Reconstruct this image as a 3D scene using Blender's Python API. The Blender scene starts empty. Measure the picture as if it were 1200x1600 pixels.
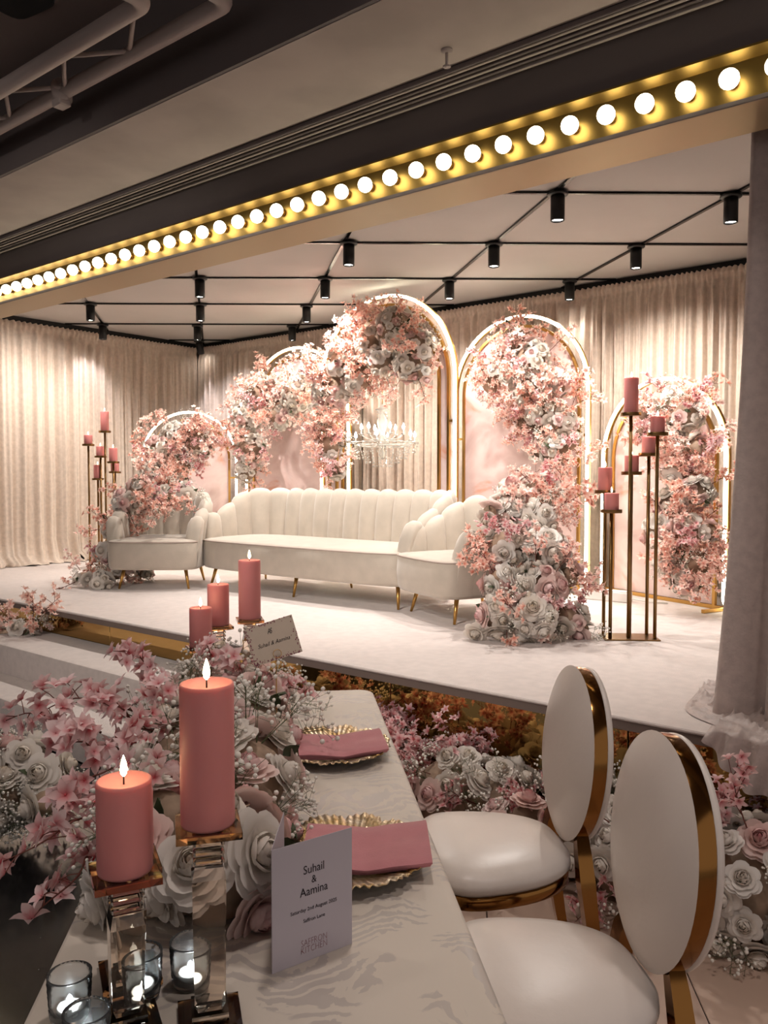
import bpy, math, random
from math import sin, cos, pi, sqrt, atan2, radians
from mathutils import Vector, Matrix, noise
random.seed(7)
scene = bpy.context.scene
COL = scene.collection

# ------------------------------------------------------------------ camera, world, exposure
cam_d = bpy.data.cameras.new('camera'); cam = bpy.data.objects.new('camera', cam_d); COL.objects.link(cam)
cam_d.sensor_fit = 'HORIZONTAL'; cam_d.sensor_width = 36.0; cam_d.lens = 36.0 * 1283.0 / 1200.0
cam_d.clip_start = 0.05
cam.location = (0, 0, 1.55)
cam.rotation_euler = (radians(90 - 2.455), 0, radians(38.8))
scene.camera = cam

world = bpy.data.worlds.new('world'); scene.world = world; world.use_nodes = True
world.node_tree.nodes['Background'].inputs[0].default_value = (1.0, 0.90, 0.86, 1)
world.node_tree.nodes['Background'].inputs[1].default_value = 0.23

scene.view_settings.view_transform = 'Standard'
scene.view_settings.look = 'None'
scene.view_settings.gamma = 1.0
scene.view_settings.use_curve_mapping = False
scene.view_settings.exposure = 1.12
scene.cycles.max_bounces = 6
scene.cycles.diffuse_bounces = 3
scene.cycles.use_adaptive_sampling = True
scene.cycles.adaptive_threshold = 0.05
scene.cycles.adaptive_min_samples = 16
scene.cycles.transmission_bounces = 8
scene.cycles.transparent_max_bounces = 8
scene.cycles.caustics_reflective = False
scene.cycles.caustics_refractive = False
scene.cycles.use_denoising = True

SPOT_W = 44.0          # stage ceiling spotlights
NEON = 6.5             # arch light tubes
BULB = 4.2            # marquee bulbs
TRUSS_FILL_W = 110.0         # added stage-front fill lights on the hall truss, out of view
HALL_FILL_W = 4.6          # added fill downlights in the hall ceiling, out of view

def lin(c): return c / 12.92 if c <= 0.04045 else ((c + 0.055) / 1.055) ** 2.4
def rgb(r, g, b): return (lin(r / 255), lin(g / 255), lin(b / 255), 1.0)

# hall fill: discs added in the ceiling out of frame to brighten the table
HALL_FILLS = [(-1.15, 1.45), (-2.9, 0.6), (0.55, 1.45), (-0.6, -1.2), (1.9, -0.4), (-2.6, -1.6)]
for hx, hy in HALL_FILLS:
    ld = bpy.data.lights.new('hall_fill_lamp', 'AREA'); ld.shape = 'DISK'; ld.size = 0.22
    ld.energy = HALL_FILL_W * (1.0 if hy > 0.5 else 0.3); ld.color = (1.0, 0.88, 0.82); ld.spread = radians(140)
    lo = bpy.data.objects.new('hall_fill_lamp', ld); COL.objects.link(lo)
    lo.location = (hx, hy, 3.632)

# fill lights added on the unseen truss leg to brighten the stage front
TRUSS_FILLS = [((-2.52, 1.05, 3.10), (-4.2, 4.9, 0.9)), ((-2.52, -0.10, 3.10), (-2.4, 4.7, 0.9)), ((-2.52, -1.10, 3.10), (-5.6, 5.0, 0.9))]
for tp, ta in TRUSS_FILLS:
    ld = bpy.data.lights.new('truss_fill_lamp', 'SPOT'); ld.energy = TRUSS_FILL_W; ld.color = (1.0, 0.93, 0.86); ld.spot_size = radians(50); ld.spot_blend = 0.9
    ld.shadow_soft_size = 0.07
    lo = bpy.data.objects.new('truss_fill_lamp', ld); COL.objects.link(lo); lo.location = tp
    lo.rotation_euler = (Vector(ta) - Vector(tp)).to_track_quat('-Z', 'Y').to_euler()

# ------------------------------------------------------------------ helpers
class MB:
    def __init__(self): self.v = []; self.f = []; self.fac = []; self.cur = 0.0
    def add(self, vs, fs, fac=None):
        n = len(self.v); self.v += [tuple(p) for p in vs]
        self.f += [tuple(i + n for i in q) for q in fs]
        self.fac += (fac if fac is not None else [self.cur] * len(vs))
        return self
    def box(self, x0, x1, y0, y1, z0, z1, M=None):
        vs = [Vector(p) for p in ((x0,y0,z0),(x1,y0,z0),(x1,y1,z0),(x0,y1,z0),(x0,y0,z1),(x1,y0,z1),(x1,y1,z1),(x0,y1,z1))]
        if M is not None: vs = [M @ p for p in vs]
        return self.add(vs, [(0,3,2,1),(4,5,6,7),(0,1,5,4),(1,2,6,5),(2,3,7,6),(3,0,4,7)])
    def bbox(self, x0, x1, y0, y1, z0, z1, b=0.01):
        """box with chamfered edges"""
        vs = []; xs = (x0, x1); ys = (y0, y1); zs = (z0, z1)
        idx = {}
        for i in (0, 1):
            for j in (0, 1):
                for k in (0, 1):
                    sx, sy, sz = (1 - 2*i), (1 - 2*j), (1 - 2*k)
                    c = (xs[i], ys[j], zs[k])
                    idx[i,j,k,0] = len(vs); vs.append((c[0], c[1] + sy*b, c[2] + sz*b))
                    idx[i,j,k,1] = len(vs); vs.append((c[0] + sx*b, c[1], c[2] + sz*b))
                    idx[i,j,k,2] = len(vs); vs.append((c[0] + sx*b, c[1] + sy*b, c[2]))
        g = lambda i,j,k,a: idx[i,j,k,a]
        fs = []
        for i in (0, 1):
            q = [g(i,0,0,0), g(i,1,0,0), g(i,1,1,0), g(i,0,1,0)]; fs.append(q if i else q[::-1])
            q = [g(0,i,0,1), g(0,i,1,1), g(1,i,1,1), g(1,i,0,1)]; fs.append(q if i else q[::-1])
            q = [g(0,0,i,2), g(1,0,i,2), g(1,1,i,2), g(0,1,i,2)]; fs.append(q if i else q[::-1])
        for i in (0, 1):
            for j in (0, 1):
                q = [g(i,j,0,0), g(i,j,1,0), g(i,j,1,1), g(i,j,0,1)]; fs.append(q if i == j else q[::-1])
                q = [g(i,0,j,0), g(i,1,j,0), g(i,1,j,2), g(i,0,j,2)]; fs.append(q[::-1] if i == j else q)
                q = [g(0,i,j,1), g(1,i,j,1), g(1,i,j,2), g(0,i,j,2)]; fs.append(q if i == j else q[::-1])
        for i in (0, 1):
            for j in (0, 1):
                for k in (0, 1):
                    q = [g(i,j,k,0), g(i,j,k,1), g(i,j,k,2)]
                    fs.append(q[::-1] if (i + j + k) % 2 else q)
        return self.add(vs, [tuple(q) for q in fs])
    def tube(self, pts, r, n=8, closed=False, caps=True, sq=False, up=None):
        pts = [Vector(p) for p in pts]; m = len(pts)
        rs = r if isinstance(r, (list, tuple)) else [r] * m
        vs = []; fs = []; ref = None
        for i, p in enumerate(pts):
            if closed: t = pts[(i + 1) % m] - pts[i - 1]
            else: t = pts[min(i + 1, m - 1)] - pts[max(i - 1, 0)]
            t.normalize()
            if ref is None:
                ref = Vector(up) if up else (Vector((0, 0, 1)) if abs(t.z) < 0.9 else Vector((1, 0, 0)))
            a = ref - t * ref.dot(t)
            if a.length < 1e-6: a = t.orthogonal()
            a.normalize(); b = t.cross(a); ref = a
            for k in range(n):
                w = 2 * pi * (k + (0.5 if sq else 0)) / n
                vs.append(p + (a * cos(w) + b * sin(w)) * rs[i] * (1.4142 if sq else 1))
        rng = m if closed else m - 1
        for i in range(rng):
            for k in range(n):
                i2 = (i + 1) % m
                fs.append((i*n + k, i*n + (k+1) % n, i2*n + (k+1) % n, i2*n + k))
        if caps and not closed:
            fs.append(tuple(range(n))[::-1]); fs.append(tuple((m-1)*n + k for k in range(n)))
        return self.add(vs, fs)
    def lathe(self, prof, n=24, c=(0, 0, 0), axis=None, rad=None):
        """prof: (r,z) list; rad(theta, r, z)->(r,z) optional"""
        vs = []; fs = []; c = Vector(c)
        Q = axis.to_track_quat('Z', 'Y').to_matrix() if axis is not None else None
        for (r, z) in prof:
            for k in range(n):
                w = 2 * pi * k / n
                rr, zz = rad(w, r, z) if rad else (r, z)
                p = Vector((rr * cos(w), rr * sin(w), zz))
                if Q is not None: p = Q @ p
                vs.append(c + p)
        m = len(prof)
        for i in range(m - 1):
            for k in range(n):
                fs.append((i*n + k, i*n + (k+1) % n, (i+1)*n + (k+1) % n, (i+1)*n + k))
        if prof[0][0] > 1e-5: fs.append(tuple(range(n))[::-1])
        if prof[-1][0] > 1e-5: fs.append(tuple((m-1)*n + k for k in range(n)))
        return self.add(vs, fs)
    def grid(self, fn, nu, nv, closeu=False, fac=None):
        vs = []; fs = []; fc = []
        cu = nu if closeu else nu + 1
        for j in range(nv + 1):
            for i in range(cu):
                vs.append(fn(i / nu, j / nv))
                fc.append(fac(i / nu, j / nv) if fac else self.cur)
        for j in range(nv):
            for i in range(nu):
                i2 = (i + 1) % cu
                fs.append((j*cu + i, j*cu + i2, (j+1)*cu + i2, (j+1)*cu + i))
        return self.add(vs, fs, fc)
    def ball(self, c, r, n=8, m=5):
        pr = [(r * sin(pi * i / m), -r * cos(pi * i / m)) for i in range(m + 1)]
        pr[0] = (1e-6, -r); pr[-1] = (1e-6, r)
        return self.lathe(pr, n, c)
    def octa(self, c, r):
        c = Vector(c)
        vs = [c + Vector(d) * r for d in ((1,0,0),(-1,0,0),(0,1,0),(0,-1,0),(0,0,1),(0,0,-1))]
        return self.add(vs, [(0,2,4),(2,1,4),(1,3,4),(3,0,4),(2,0,5),(1,2,5),(3,1,5),(0,3,5)])
    def mesh(self, name, m=None, smooth=True):
        me = bpy.data.meshes.new(name)
        me.from_pydata([tuple(p) for p in self.v], [], self.f)
        if any(x != self.fac[0] for x in self.fac):
            at = me.attributes.new('fac', 'FLOAT', 'POINT'); at.data.foreach_set('value', self.fac)
        if m is not None: me.materials.append(m)
        if smooth: me.polygons.foreach_set('use_smooth', [True] * len(me.polygons))
        me.update(); return me
    def build(self, name, m, parent=None, smooth=True, auto=None, loc=None):
        me = self.mesh(name, m, smooth)
        if auto is not None and smooth: me.set_sharp_from_angle(angle=radians(auto))
        return obj(name, me, parent, loc)

def obj(name, me, parent=None, loc=None):
    o = bpy.data.objects.new(name, me); COL.objects.link(o)
    if parent is not None: o.parent = parent
    if loc is not None: o.location = loc
    return o
def thing(name, label, cat, loc=(0, 0, 0), rotz=0.0, group=None):
    o = bpy.data.objects.new(name, None); COL.objects.link(o)
    o.empty_display_size = 0.1
    o.location = loc; o.rotation_euler = (0, 0, rotz); return tag(o, label, cat, group)
def tag(o, label, cat, group=None):
    o['label'] = label; o['category'] = cat
    if group: o['group'] = group
    return o
def struct(o): o['kind'] = 'structure'; return o

# ------------------------------------------------------------------ materials
def mat(name, col, rough=0.5, metal=0.0, var=0.0, scale=8.0, bump=0.0, bscale=60.0, sheen=0.0, sss=0.0, coat=0.0,
        spec=0.5, emit=None, estr=0.0, trans=0.0, ior=1.45, randv=0.0, facol=None, transl=0.0, col2=None, aniso=None):
    m = bpy.data.materials.new(name); m.use_nodes = True
    nt = m.node_tree; N = nt.nodes; L = nt.links; b = N['Principled BSDF']; out = N['Material Output']
    b.inputs['Base Color'].default_value = col; b.inputs['Roughness'].default_value = rough
    b.inputs['Metallic'].default_value = metal; b.inputs['Specular IOR Level'].default_value = spec
    b.inputs['IOR'].default_value = ior
    if sheen: b.inputs['Sheen Weight'].default_value = sheen; b.inputs['Sheen Roughness'].default_value = 0.4
    if sss: b.inputs['Subsurface Weight'].default_value = sss; b.inputs['Subsurface Radius'].default_value = (0.03, 0.012, 0.008); b.inputs['Subsurface Scale'].default_value = 1.0
    if coat: b.inputs['Coat Weight'].default_value = coat; b.inputs['Coat Roughness'].default_value = 0.12
    if trans: b.inputs['Transmission Weight'].default_value = trans
    if emit: b.inputs['Emission Color'].default_value = emit; b.inputs['Emission Strength'].default_value = estr
    tc = N.new('ShaderNodeTexCoord'); csock = None
    def mix(a, c, f):
        x = N.new('ShaderNodeMix'); x.data_type = 'RGBA'
        for s, v in ((6, a), (7, c)):
            if hasattr(v, 'is_output'): L.new(v, x.inputs[s])
            else: x.inputs[s].default_value = v
        if hasattr(f, 'is_output'): L.new(f, x.inputs[0])
        else: x.inputs[0].default_value = f
        return x.outputs[2]
    csock = col
    if facol:
        at = N.new('ShaderNodeAttribute'); at.attribute_name = 'fac'
        csock = mix(col, facol, at.outputs['Fac'])
    if var:
        nz = N.new('ShaderNodeTexNoise'); nz.inputs['Scale'].default_value = scale; nz.inputs['Detail'].default_value = 4
        L.new(tc.outputs['Object'], nz.inputs['Vector'])
        c2 = col2 if col2 else tuple(c * (1 - var) for c in col[:3]) + (1,)
        rmp = N.new('ShaderNodeMapRange'); rmp.inputs[1].default_value = 0.35; rmp.inputs[2].default_value = 0.65
        L.new(nz.outputs['Fac'], rmp.inputs[0])
        csock = mix(csock, c2, rmp.outputs[0])
    if randv:
        oi = N.new('ShaderNodeObjectInfo'); hs = N.new('ShaderNodeHueSaturation')
        if hasattr(csock, 'is_output'): L.new(csock, hs.inputs['Color'])
        else: hs.inputs['Color'].default_value = csock
        mr = N.new('ShaderNodeMapRange'); mr.inputs[3].default_value = 1 - randv; mr.inputs[4].default_value = 1 + randv * 0.5
        L.new(oi.outputs['Random'], mr.inputs[0]); L.new(mr.outputs[0], hs.inputs['Value'])
        mr2 = N.new('ShaderNodeMapRange'); mr2.inputs[3].default_value = 1.2; mr2.inputs[4].default_value = 0.75
        L.new(oi.outputs['Random'], mr2.inputs[0]); L.new(mr2.outputs[0], hs.inputs['Saturation'])
        csock = hs.outputs[0]
    if hasattr(csock, 'is_output'): L.new(csock, b.inputs['Base Color'])
    if bump:
        nb = N.new('ShaderNodeTexNoise'); nb.inputs['Scale'].default_value = bscale; nb.inputs['Detail'].default_value = 3
        L.new(tc.outputs['Object'], nb.inputs['Vector'])
        bp = N.new('ShaderNodeBump'); bp.inputs['Strength'].default_value = bump; bp.inputs['Distance'].default_value = 0.01
        L.new(nb.outputs['Fac'], bp.inputs['Height']); L.new(bp.outputs[0], b.inputs['Normal'])
    if transl:
        tr = N.new('ShaderNodeBsdfTranslucent'); ms = N.new('ShaderNodeMixShader'); ms.inputs[0].default_value = transl
        if hasattr(csock, 'is_output'): L.new(csock, tr.inputs['Color'])
        else: tr.inputs['Color'].default_value = csock
        L.new(b.outputs[0], ms.inputs[1]); L.new(tr.outputs[0], ms.inputs[2]); L.new(ms.outputs[0], out.inputs['Surface'])
    return m

M = {}
M['ceil_stage'] = mat('ceiling_paint', rgb(176, 171, 166), 0.8, var=0.06, scale=1.5)
M['ceil_front'] = mat('plaster_front', rgb(168, 155, 146), 0.75, var=0.16, scale=3.0, bump=0.05, bscale=8)
M['ceil_hall'] = mat('hall_ceiling_paint', rgb(136, 122, 117), 0.8, var=0.15, scale=1.2)
M['fascia'] = mat('dark_fascia', rgb(96, 86, 84), 0.7, var=0.1, scale=2)
M['truss'] = mat('truss_grey', rgb(164, 150, 144), 0.6)
M['black'] = mat('black_metal', rgb(18, 17, 18), 0.45)
M['track'] = mat('black_track', rgb(30, 28, 29), 0.25, metal=0.5)
M['wall'] = mat('wall_paint', rgb(150, 138, 130), 0.8)
M['velvet'] = mat('crushed_velvet', rgb(214, 195, 178), 0.55, var=0.14, scale=26, bump=0.25, bscale=90, sheen=0.5)
M['velvet_side'] = mat('side_velvet', rgb(190, 172, 165), 0.5, var=0.15, scale=30, bump=0.25, bscale=90, sheen=0.4)
M['carpet'] = mat('white_stage_carpet', rgb(221, 208, 202), 0.6, var=0.10, scale=18, bump=0.35, bscale=220, sheen=0.3)
M['stage_edge'] = mat('stage_edge', rgb(120, 104, 96), 0.7)
M['gold_mirror'] = mat('gold_mirror', rgb(200, 160, 98), 0.04, metal=1.0, bump=0.015, bscale=2.5)
M['gold'] = mat('brushed_gold', rgb(205, 160, 92), 0.3, metal=1.0, var=0.1, scale=5)
M['gold_panel'] = mat('gold_panel', rgb(136, 112, 60), 0.38, metal=1.0, bump=0.05, bscale=20)
M['gold_soffit'] = mat('gold_soffit', rgb(150, 130, 98), 0.45, metal=0.8)
M['brass'] = mat('antique_brass', rgb(140, 108, 68), 0.32, metal=1.0, var=0.2, scale=6)
M['chair_gold'] = mat('polished_gold', rgb(140, 98, 52), 0.14, metal=1.0)
M['sofa'] = mat('velour', rgb(186, 174, 160), 0.7, var=0.10, scale=9, bump=0.1, bscale=150, sheen=0.5)
M['piping'] = mat('velour_piping', rgb(168, 152, 142), 0.7)
M['leather'] = mat('white_leather', rgb(226, 216, 208), 0.34, var=0.05, scale=5, bump=0.06, bscale=40)
M['neon'] = mat('neon_tube', (1, 1, 1, 1), 0.4, emit=(1.0, 0.94, 0.72, 1), estr=NEON)
M['bulb'] = mat('lit_bulb', (1, 1, 1, 1), 0.2, emit=(1.0, 0.88, 0.66, 1), estr=BULB)
M['lens'] = mat('spot_lens', (1, 1, 1, 1), 0.2, emit=(1.0, 0.95, 0.88, 1), estr=20)
M['flame'] = mat('flame_lit', (1, 1, 1, 1), 0.4, emit=(1.0, 0.74, 0.38, 1), estr=14)
M['led'] = mat('led_white', (1, 1, 1, 1), 0.4, emit=(0.85, 0.95, 1.0, 1), estr=9)
M['wax'] = mat('pink_wax', rgb(224, 143, 139), 0.5, sss=0.25, var=0.05, scale=10)
M['wick'] = mat('wick', rgb(40, 30, 28), 0.9)
M['amber'] = mat('amber_glass', rgb(226, 168, 112), 0.03, trans=1.0, ior=1.5)
M['crystal'] = mat('clear_crystal', rgb(248, 232, 216), 0.02, trans=1.0, ior=1.5)
M['glass'] = mat('votive_glass', rgb(250, 252, 252), 0.10, trans=0.92, ior=1.2)
M['crystal_drop'] = mat('chandelier_crystal', rgb(250, 246, 236), 0.08, trans=0.6, ior=1.6)
M['card'] = mat('card_paper', rgb(190, 182, 190), 0.6)
M['ink'] = mat('ink', rgb(36, 28, 34), 0.7)
M['pinkink'] = mat('pink_ink', rgb(150, 108, 112), 0.6)
M['signcard'] = mat('sign_board', rgb(206, 190, 172), 0.6)
M['mauve'] = mat('mauve_print', rgb(140, 78, 92), 0.7)
M['napkin'] = mat('dusty_pink_linen', rgb(200, 130, 135), 0.75, var=0.06, scale=30, bump=0.1, bscale=300, sheen=0.3)
M['charger'] = mat('antique_gold_glaze', rgb(196, 158, 92), 0.3, metal=0.9, var=1, scale=22, bump=0.3, bscale=120, col2=rgb(214, 200, 180))
M['tile'] = mat('beige_tile', rgb(206, 178, 160), 0.3, var=0.12, scale=2.5)
M['tile_joint'] = mat('dark_joint', rgb(60, 46, 40), 0.8)
M['darkfloor'] = mat('black_sparkle_floor', rgb(16, 15, 17), 0.15, coat=0.3)
M['white_pl'] = mat('white_plastic', rgb(225, 220, 214), 0.5)
M['twig'] = mat('twig_brown', rgb(112, 62, 52), 0.8)
M['stem'] = mat('stem_green', rgb(92, 98, 66), 0.7)
M['leaf'] = mat('dusky_leaf', rgb(78, 88, 60), 0.6, randv=0.3)
M['core'] = mat('flower_foam', rgb(176, 150, 128), 0.9, var=0.4, scale=14)
M['rose_white'] = mat('white_rose', rgb(240, 233, 225), 0.6, facol=rgb(240, 226, 208), randv=0.06, transl=0.25)
M['rose_blush'] = mat('blush_rose', rgb(244, 218, 210), 0.6, facol=rgb(230, 162, 164), randv=0.10, transl=0.25)
M['blossom'] = mat('coral_blossom', rgb(255, 226, 212), 0.6, facol=rgb(246, 168, 150), randv=0.08, transl=0.3)
M['blossom_pale'] = mat('pale_blossom', rgb(248, 216, 214), 0.6, facol=rgb(226, 124, 130), randv=0.10, transl=0.3)
M['breath'] = mat('gypsophila_white', rgb(238, 232, 222), 0.7)

def damask():
    m = mat('damask_cloth', rgb(214, 202, 188), 0.5, sheen=0.2); nt = m.node_tree; N = nt.nodes; L = nt.links; b = N['Principled BSDF']
    tc = N.new('ShaderNodeTexCoord')
    n1 = N.new('ShaderNodeTexNoise'); n1.inputs['Scale'].default_value = 5.5; n1.inputs['Detail'].default_value = 1.5
    L.new(tc.outputs['Object'], n1.inputs['Vector'])
    sc = N.new('ShaderNodeVectorMath'); sc.operation = 'SCALE'; sc.inputs[3].default_value = 0.34; L.new(n1.outputs['Color'], sc.inputs[0])
    ad = N.new('ShaderNodeVectorMath'); ad.operation = 'ADD'; L.new(tc.outputs['Object'], ad.inputs[0]); L.new(sc.outputs[0], ad.inputs[1])
    w = N.new('ShaderNodeTexWave'); w.wave_type = 'BANDS'; w.inputs['Scale'].default_value = 9.0; w.inputs['Distortion'].default_value = 6
    w.inputs['Detail'].default_value = 3; w.inputs['Detail Scale'].default_value = 3.0
    L.new(ad.outputs[0], w.inputs['Vector'])
    v = N.new('ShaderNodeTexVoronoi'); v.inputs['Scale'].default_value = 5.5; L.new(ad.outputs[0], v.inputs['Vector'])
    mk = N.new('ShaderNodeMapRange'); mk.inputs[1].default_value = 0.62; mk.inputs[2].default_value = 0.40; L.new(v.outputs['Distance'], mk.inputs[0])
    mul = N.new('ShaderNodeMath'); mul.operation = 'MULTIPLY'; L.new(w.outputs['Fac'], mul.inputs[0]); L.new(mk.outputs[0], mul.inputs[1])
    mr = N.new('ShaderNodeMapRange'); mr.inputs[1].default_value = 0.30; mr.inputs[2].default_value = 0.46
    L.new(mul.outputs[0], mr.inputs[0])
    x = N.new('ShaderNodeMix'); x.data_type = 'RGBA'; x.inputs[6].default_value = rgb(218, 207, 193); x.inputs[7].default_value = rgb(196, 186, 177)
    L.new(mr.outputs[0], x.inputs[0]); L.new(x.outputs[2], b.inputs['Base Color'])
    rr = N.new('ShaderNodeMapRange'); rr.inputs[3].default_value = 0.55; rr.inputs[4].default_value = 0.36
    L.new(mr.outputs[0], rr.inputs[0]); L.new(rr.outputs[0], b.inputs['Roughness'])
    return m
M['damask'] = damask()

def marble():
    m = mat('pink_marble', rgb(206, 170, 166), 0.3); nt = m.node_tree; N = nt.nodes; L = nt.links; b = N['Principled BSDF']
    tc = N.new('ShaderNodeTexCoord')
    n1 = N.new('ShaderNodeTexNoise'); n1.inputs['Scale'].default_value = 2.2; n1.inputs['Detail'].default_value = 6; n1.inputs['Distortion'].default_value = 1.2
    L.new(tc.outputs['Object'], n1.inputs['Vector'])
    cr = N.new('ShaderNodeValToRGB'); e = cr.color_ramp.elements
    e[0].position = 0.30; e[0].color = rgb(206, 174, 168); e[1].position = 0.72; e[1].color = rgb(206, 112, 78)
    k = cr.color_ramp.elements.new(0.48); k.color = rgb(222, 198, 192)
    k = cr.color_ramp.elements.new(0.60); k.color = rgb(214, 186, 181)
    k = cr.color_ramp.elements.new(0.66); k.color = rgb(208, 160, 142)
    L.new(n1.outputs['Fac'], cr.inputs[0]); L.new(cr.outputs[0], b.inputs['Base Color'])
    return m
M['marble'] = marble()
def sparkle():
    m = M['darkfloor']; nt = m.node_tree; N = nt.nodes; L = nt.links; b = N['Principled BSDF']
    tc = N.new('ShaderNodeTexCoord'); v = N.new('ShaderNodeTexVoronoi'); v.inputs['Scale'].default_value = 22
    L.new(tc.outputs['Object'], v.inputs['Vector'])
    mr = N.new('ShaderNodeMapRange'); mr.inputs[1].default_value = 0.035; mr.inputs[2].default_value = 0.02
    L.new(v.outputs['Distance'], mr.inputs[0])
    x = N.new('ShaderNodeMix'); x.data_type = 'RGBA'; x.inputs[6].default_value = rgb(16, 15, 17); x.inputs[7].default_value = rgb(210, 205, 200)
    L.new(mr.outputs[0], x.inputs[0]); L.new(x.outputs[2], b.inputs['Base Color'])
sparkle()

# ------------------------------------------------------------------ the room
CEIL = 3.26
mb = MB(); mb.box(-9, 4.5, -6, 7.2, -0.10, -0.006); fl = struct(mb.build('floor', M['darkfloor'], smooth=False))
# beige tiles (60 cm, laid at 33 degrees) on the guests' side of the table
ua = radians(33); uu = Vector((cos(ua), sin(ua), 0)); vv = Vector((-sin(ua), cos(ua), 0)); TS = 0.615
tm = MB().bbox(-TS/2 + .002, TS/2 - .002, -TS/2 + .002, TS/2 - .002, -0.009, 0, b=0.0015).mesh('tile', M['tile'], smooth=False)
TD = Vector((0.715, -0.699, 0)); TN = Vector((0.699, 0.715, 0))
for i in range(-3, 8):
    for j in range(-3, 7):
        p = uu * (0.69 + TS * (i + .5)) + vv * (2.74 + TS * (j - 3 + .5))
        if p.dot(TN) > 0.05 and p.y < 3.3 and p.x < 2.6 and p.y > -0.6:
            o = obj('tile', tm, fl); o.location = p; o.rotation_euler.z = ua
mb = MB(); mb.box(-9, -8.72, -6, 7.2, 0, 3.75); struct(mb.build('wall_left', M['wall'], smooth=False))
mb = MB(); mb.box(-9, 4.5, 6.98, 7.2, 0, 3.75); struct(mb.build('wall_back', M['wall'], smooth=False))
mb = MB(); mb.box(0.45, 0.6, 3.3, 6.98, 0.0, 3.75); struct(mb.build('wall_right', M['wall'], smooth=False))
mb = MB(); mb.box(-8.72, 4.5, 3.26, 6.98, CEIL, CEIL + .1); struct(mb.build('ceiling', M['ceil_stage'], smooth=False))
mb = MB(); mb.box(-9, 4.5, 2.25, 2.97, 3.185, 3.30); struct(mb.build('ceiling_front', M['ceil_front'], smooth=False))
mb = MB(); mb.box(-9, 4.5, 2.232, 2.2495, 3.187, 3.645)
struct(mb.build('trim_1', M['fascia'], smooth=False))
mb = MB(); mb.box(-9, 4.5, -6, 2.2495, 3.66, 3.75); ch = struct(mb.build('ceiling_hall', M['ceil_hall'], smooth=False))
# shallow ceiling boards with open joints
for i in range(8):
    for j in range(4):
        mb = MB(); x = -8.0 + i * 1.2; y = -1.6 + j * 0.95
        mb.bbox(x + .004, x + 1.196, y + .004, y + .946, 3.645, 3.66, b=.003)
        mb.build('panel', M['ceil_hall'], ch, smooth=False)
# black cornice trims on the stage ceiling, along the two curtained walls
mb = MB(); mb.box(-8.72, .45, 6.86, 6.98, 3.20, CEIL); struct(mb.build('trim_2', M['black'], smooth=False))
mb = MB(); mb.box(-8.72, -8.58, 3.26, 6.86, 3.20, CEIL); struct(mb.build('trim_3', M['black'], smooth=False))
# beam over the stage front
mb = MB(); mb.box(-9, 4.5, 2.97, 3.26, 2.992, 3.30); struct(mb.build('trim_4', M['fascia'], smooth=False))
for hx, hy in HALL_FILLS:
    pass

# ------------------------------------------------------------------ stage and steps
st = thing('stage', 'long raised stage with white carpet top and gold mirrored front', 'stage', (0, 0, 0))
mb = MB(); mb.bbox(-8.72, .45, 3.09, 6.98, .585, .60, b=.005); mb.build('carpet_top', M['carpet'], st, smooth=False)
mb = MB(); mb.box(-8.72, .45, 3.098, 6.98, .548, .5845); mb.build('deck_board', M['stage_edge'], st, smooth=False)
x = -8.6
k = 0
while x < .44:
    x1 = min(x + 1.22, .45)
    MB().bbox(x + .002, x1 - .002, 3.16, 3.19, 0.001, .547, b=.002).build('mirror_panel', M['gold_mirror'], st, smooth=False)
    x = x1
mb = MB(); mb.box(-8.6, .45, 3.19, 6.9, 0.0, .548); mb.build('plinth', M['stage_edge'], st, smooth=False)
def step(lab, z0, z1, y0, y1, x0, x1):
    o = thing('carpeted_step', lab, 'step', ((x0 + x1) / 2, (y0 + y1) / 2, z0), group='steps up to the stage')
    w = (x1 - x0) / 2; d = (y1 - y0) / 2; h = z1 - z0
    prof = [(-d, 0), (-d, h - .03), (-d + .009, h - .009), (-d + .03, h), (d, h), (d, 0)]
    vs = [(s * w, py, pz) for s in (-1, 1) for (py, pz) in prof]; n = len(prof)
    fs = [(i, i + n, (i + 1) % n + n, (i + 1) % n) for i in range(n)] + [tuple(range(n)), tuple(range(2*n - 1, n - 1, -1))]
    MB().add(vs, fs).build('carpet_block', M['carpet'], o, auto=40)
    return o
step('upper grey-white carpeted step right below the stage edge', 0.2005, .40, 2.72, 3.155, -7.4, -3.55)
step('lower grey-white carpeted step resting on the dark floor', 0.0, .20, 2.40, 3.155, -7.4, -3.55)

# ------------------------------------------------------------------ marquee light strip on the beam
mq = thing('marquee_light_strip', 'gold marquee strip of round lit bulbs along the beam over the stage', 'light strip', (0, 0, 0))
X0, X1 = -7.6, 1.2
MB().box(X0, X1, 2.988, 3.05, 2.8255, 2.9915).build('back_panel', M['gold_panel'], mq, smooth=False)
mb = MB(); mb.add([(X0, 2.950, 2.984), (X1, 2.950, 2.984), (X1, 2.988, 2.962), (X0, 2.988, 2.962), (X0, 2.950, 2.9915), (X1, 2.950, 2.9915), (X1, 2.988, 2.9915), (X0, 2.988, 2.9915)],
                  [(0,3,2,1), (0,1,5,4), (4,5,6,7), (3,7,6,2), (0,4,7,3), (1,2,6,5)])
mb.build('upper_lip', M['gold_panel'], mq, smooth=False)
MB().box(X0, X1, 2.966, 2.976, 2.812, 2.826).build('lower_lip', M['fascia'], mq, smooth=False)
MB().box(X0, X1, 2.976, 3.24, 2.812, 2.825).build('soffit', M['gold_soffit'], mq, smooth=False)
MB().box(X0, X1, 3.05, 3.24, 2.8255, 2.9915).build('box_body', M['fascia'], mq, smooth=False)
bm = MB().ball((0, 0, 0), .034, 16, 10).mesh('bulb', M['bulb'])
sm = MB().lathe([(.018, 0), (.020, .012), (.014, .018), (.014, .03)], 14, axis=Vector((0, -1, 0))).mesh('socket', M['gold'])
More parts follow.
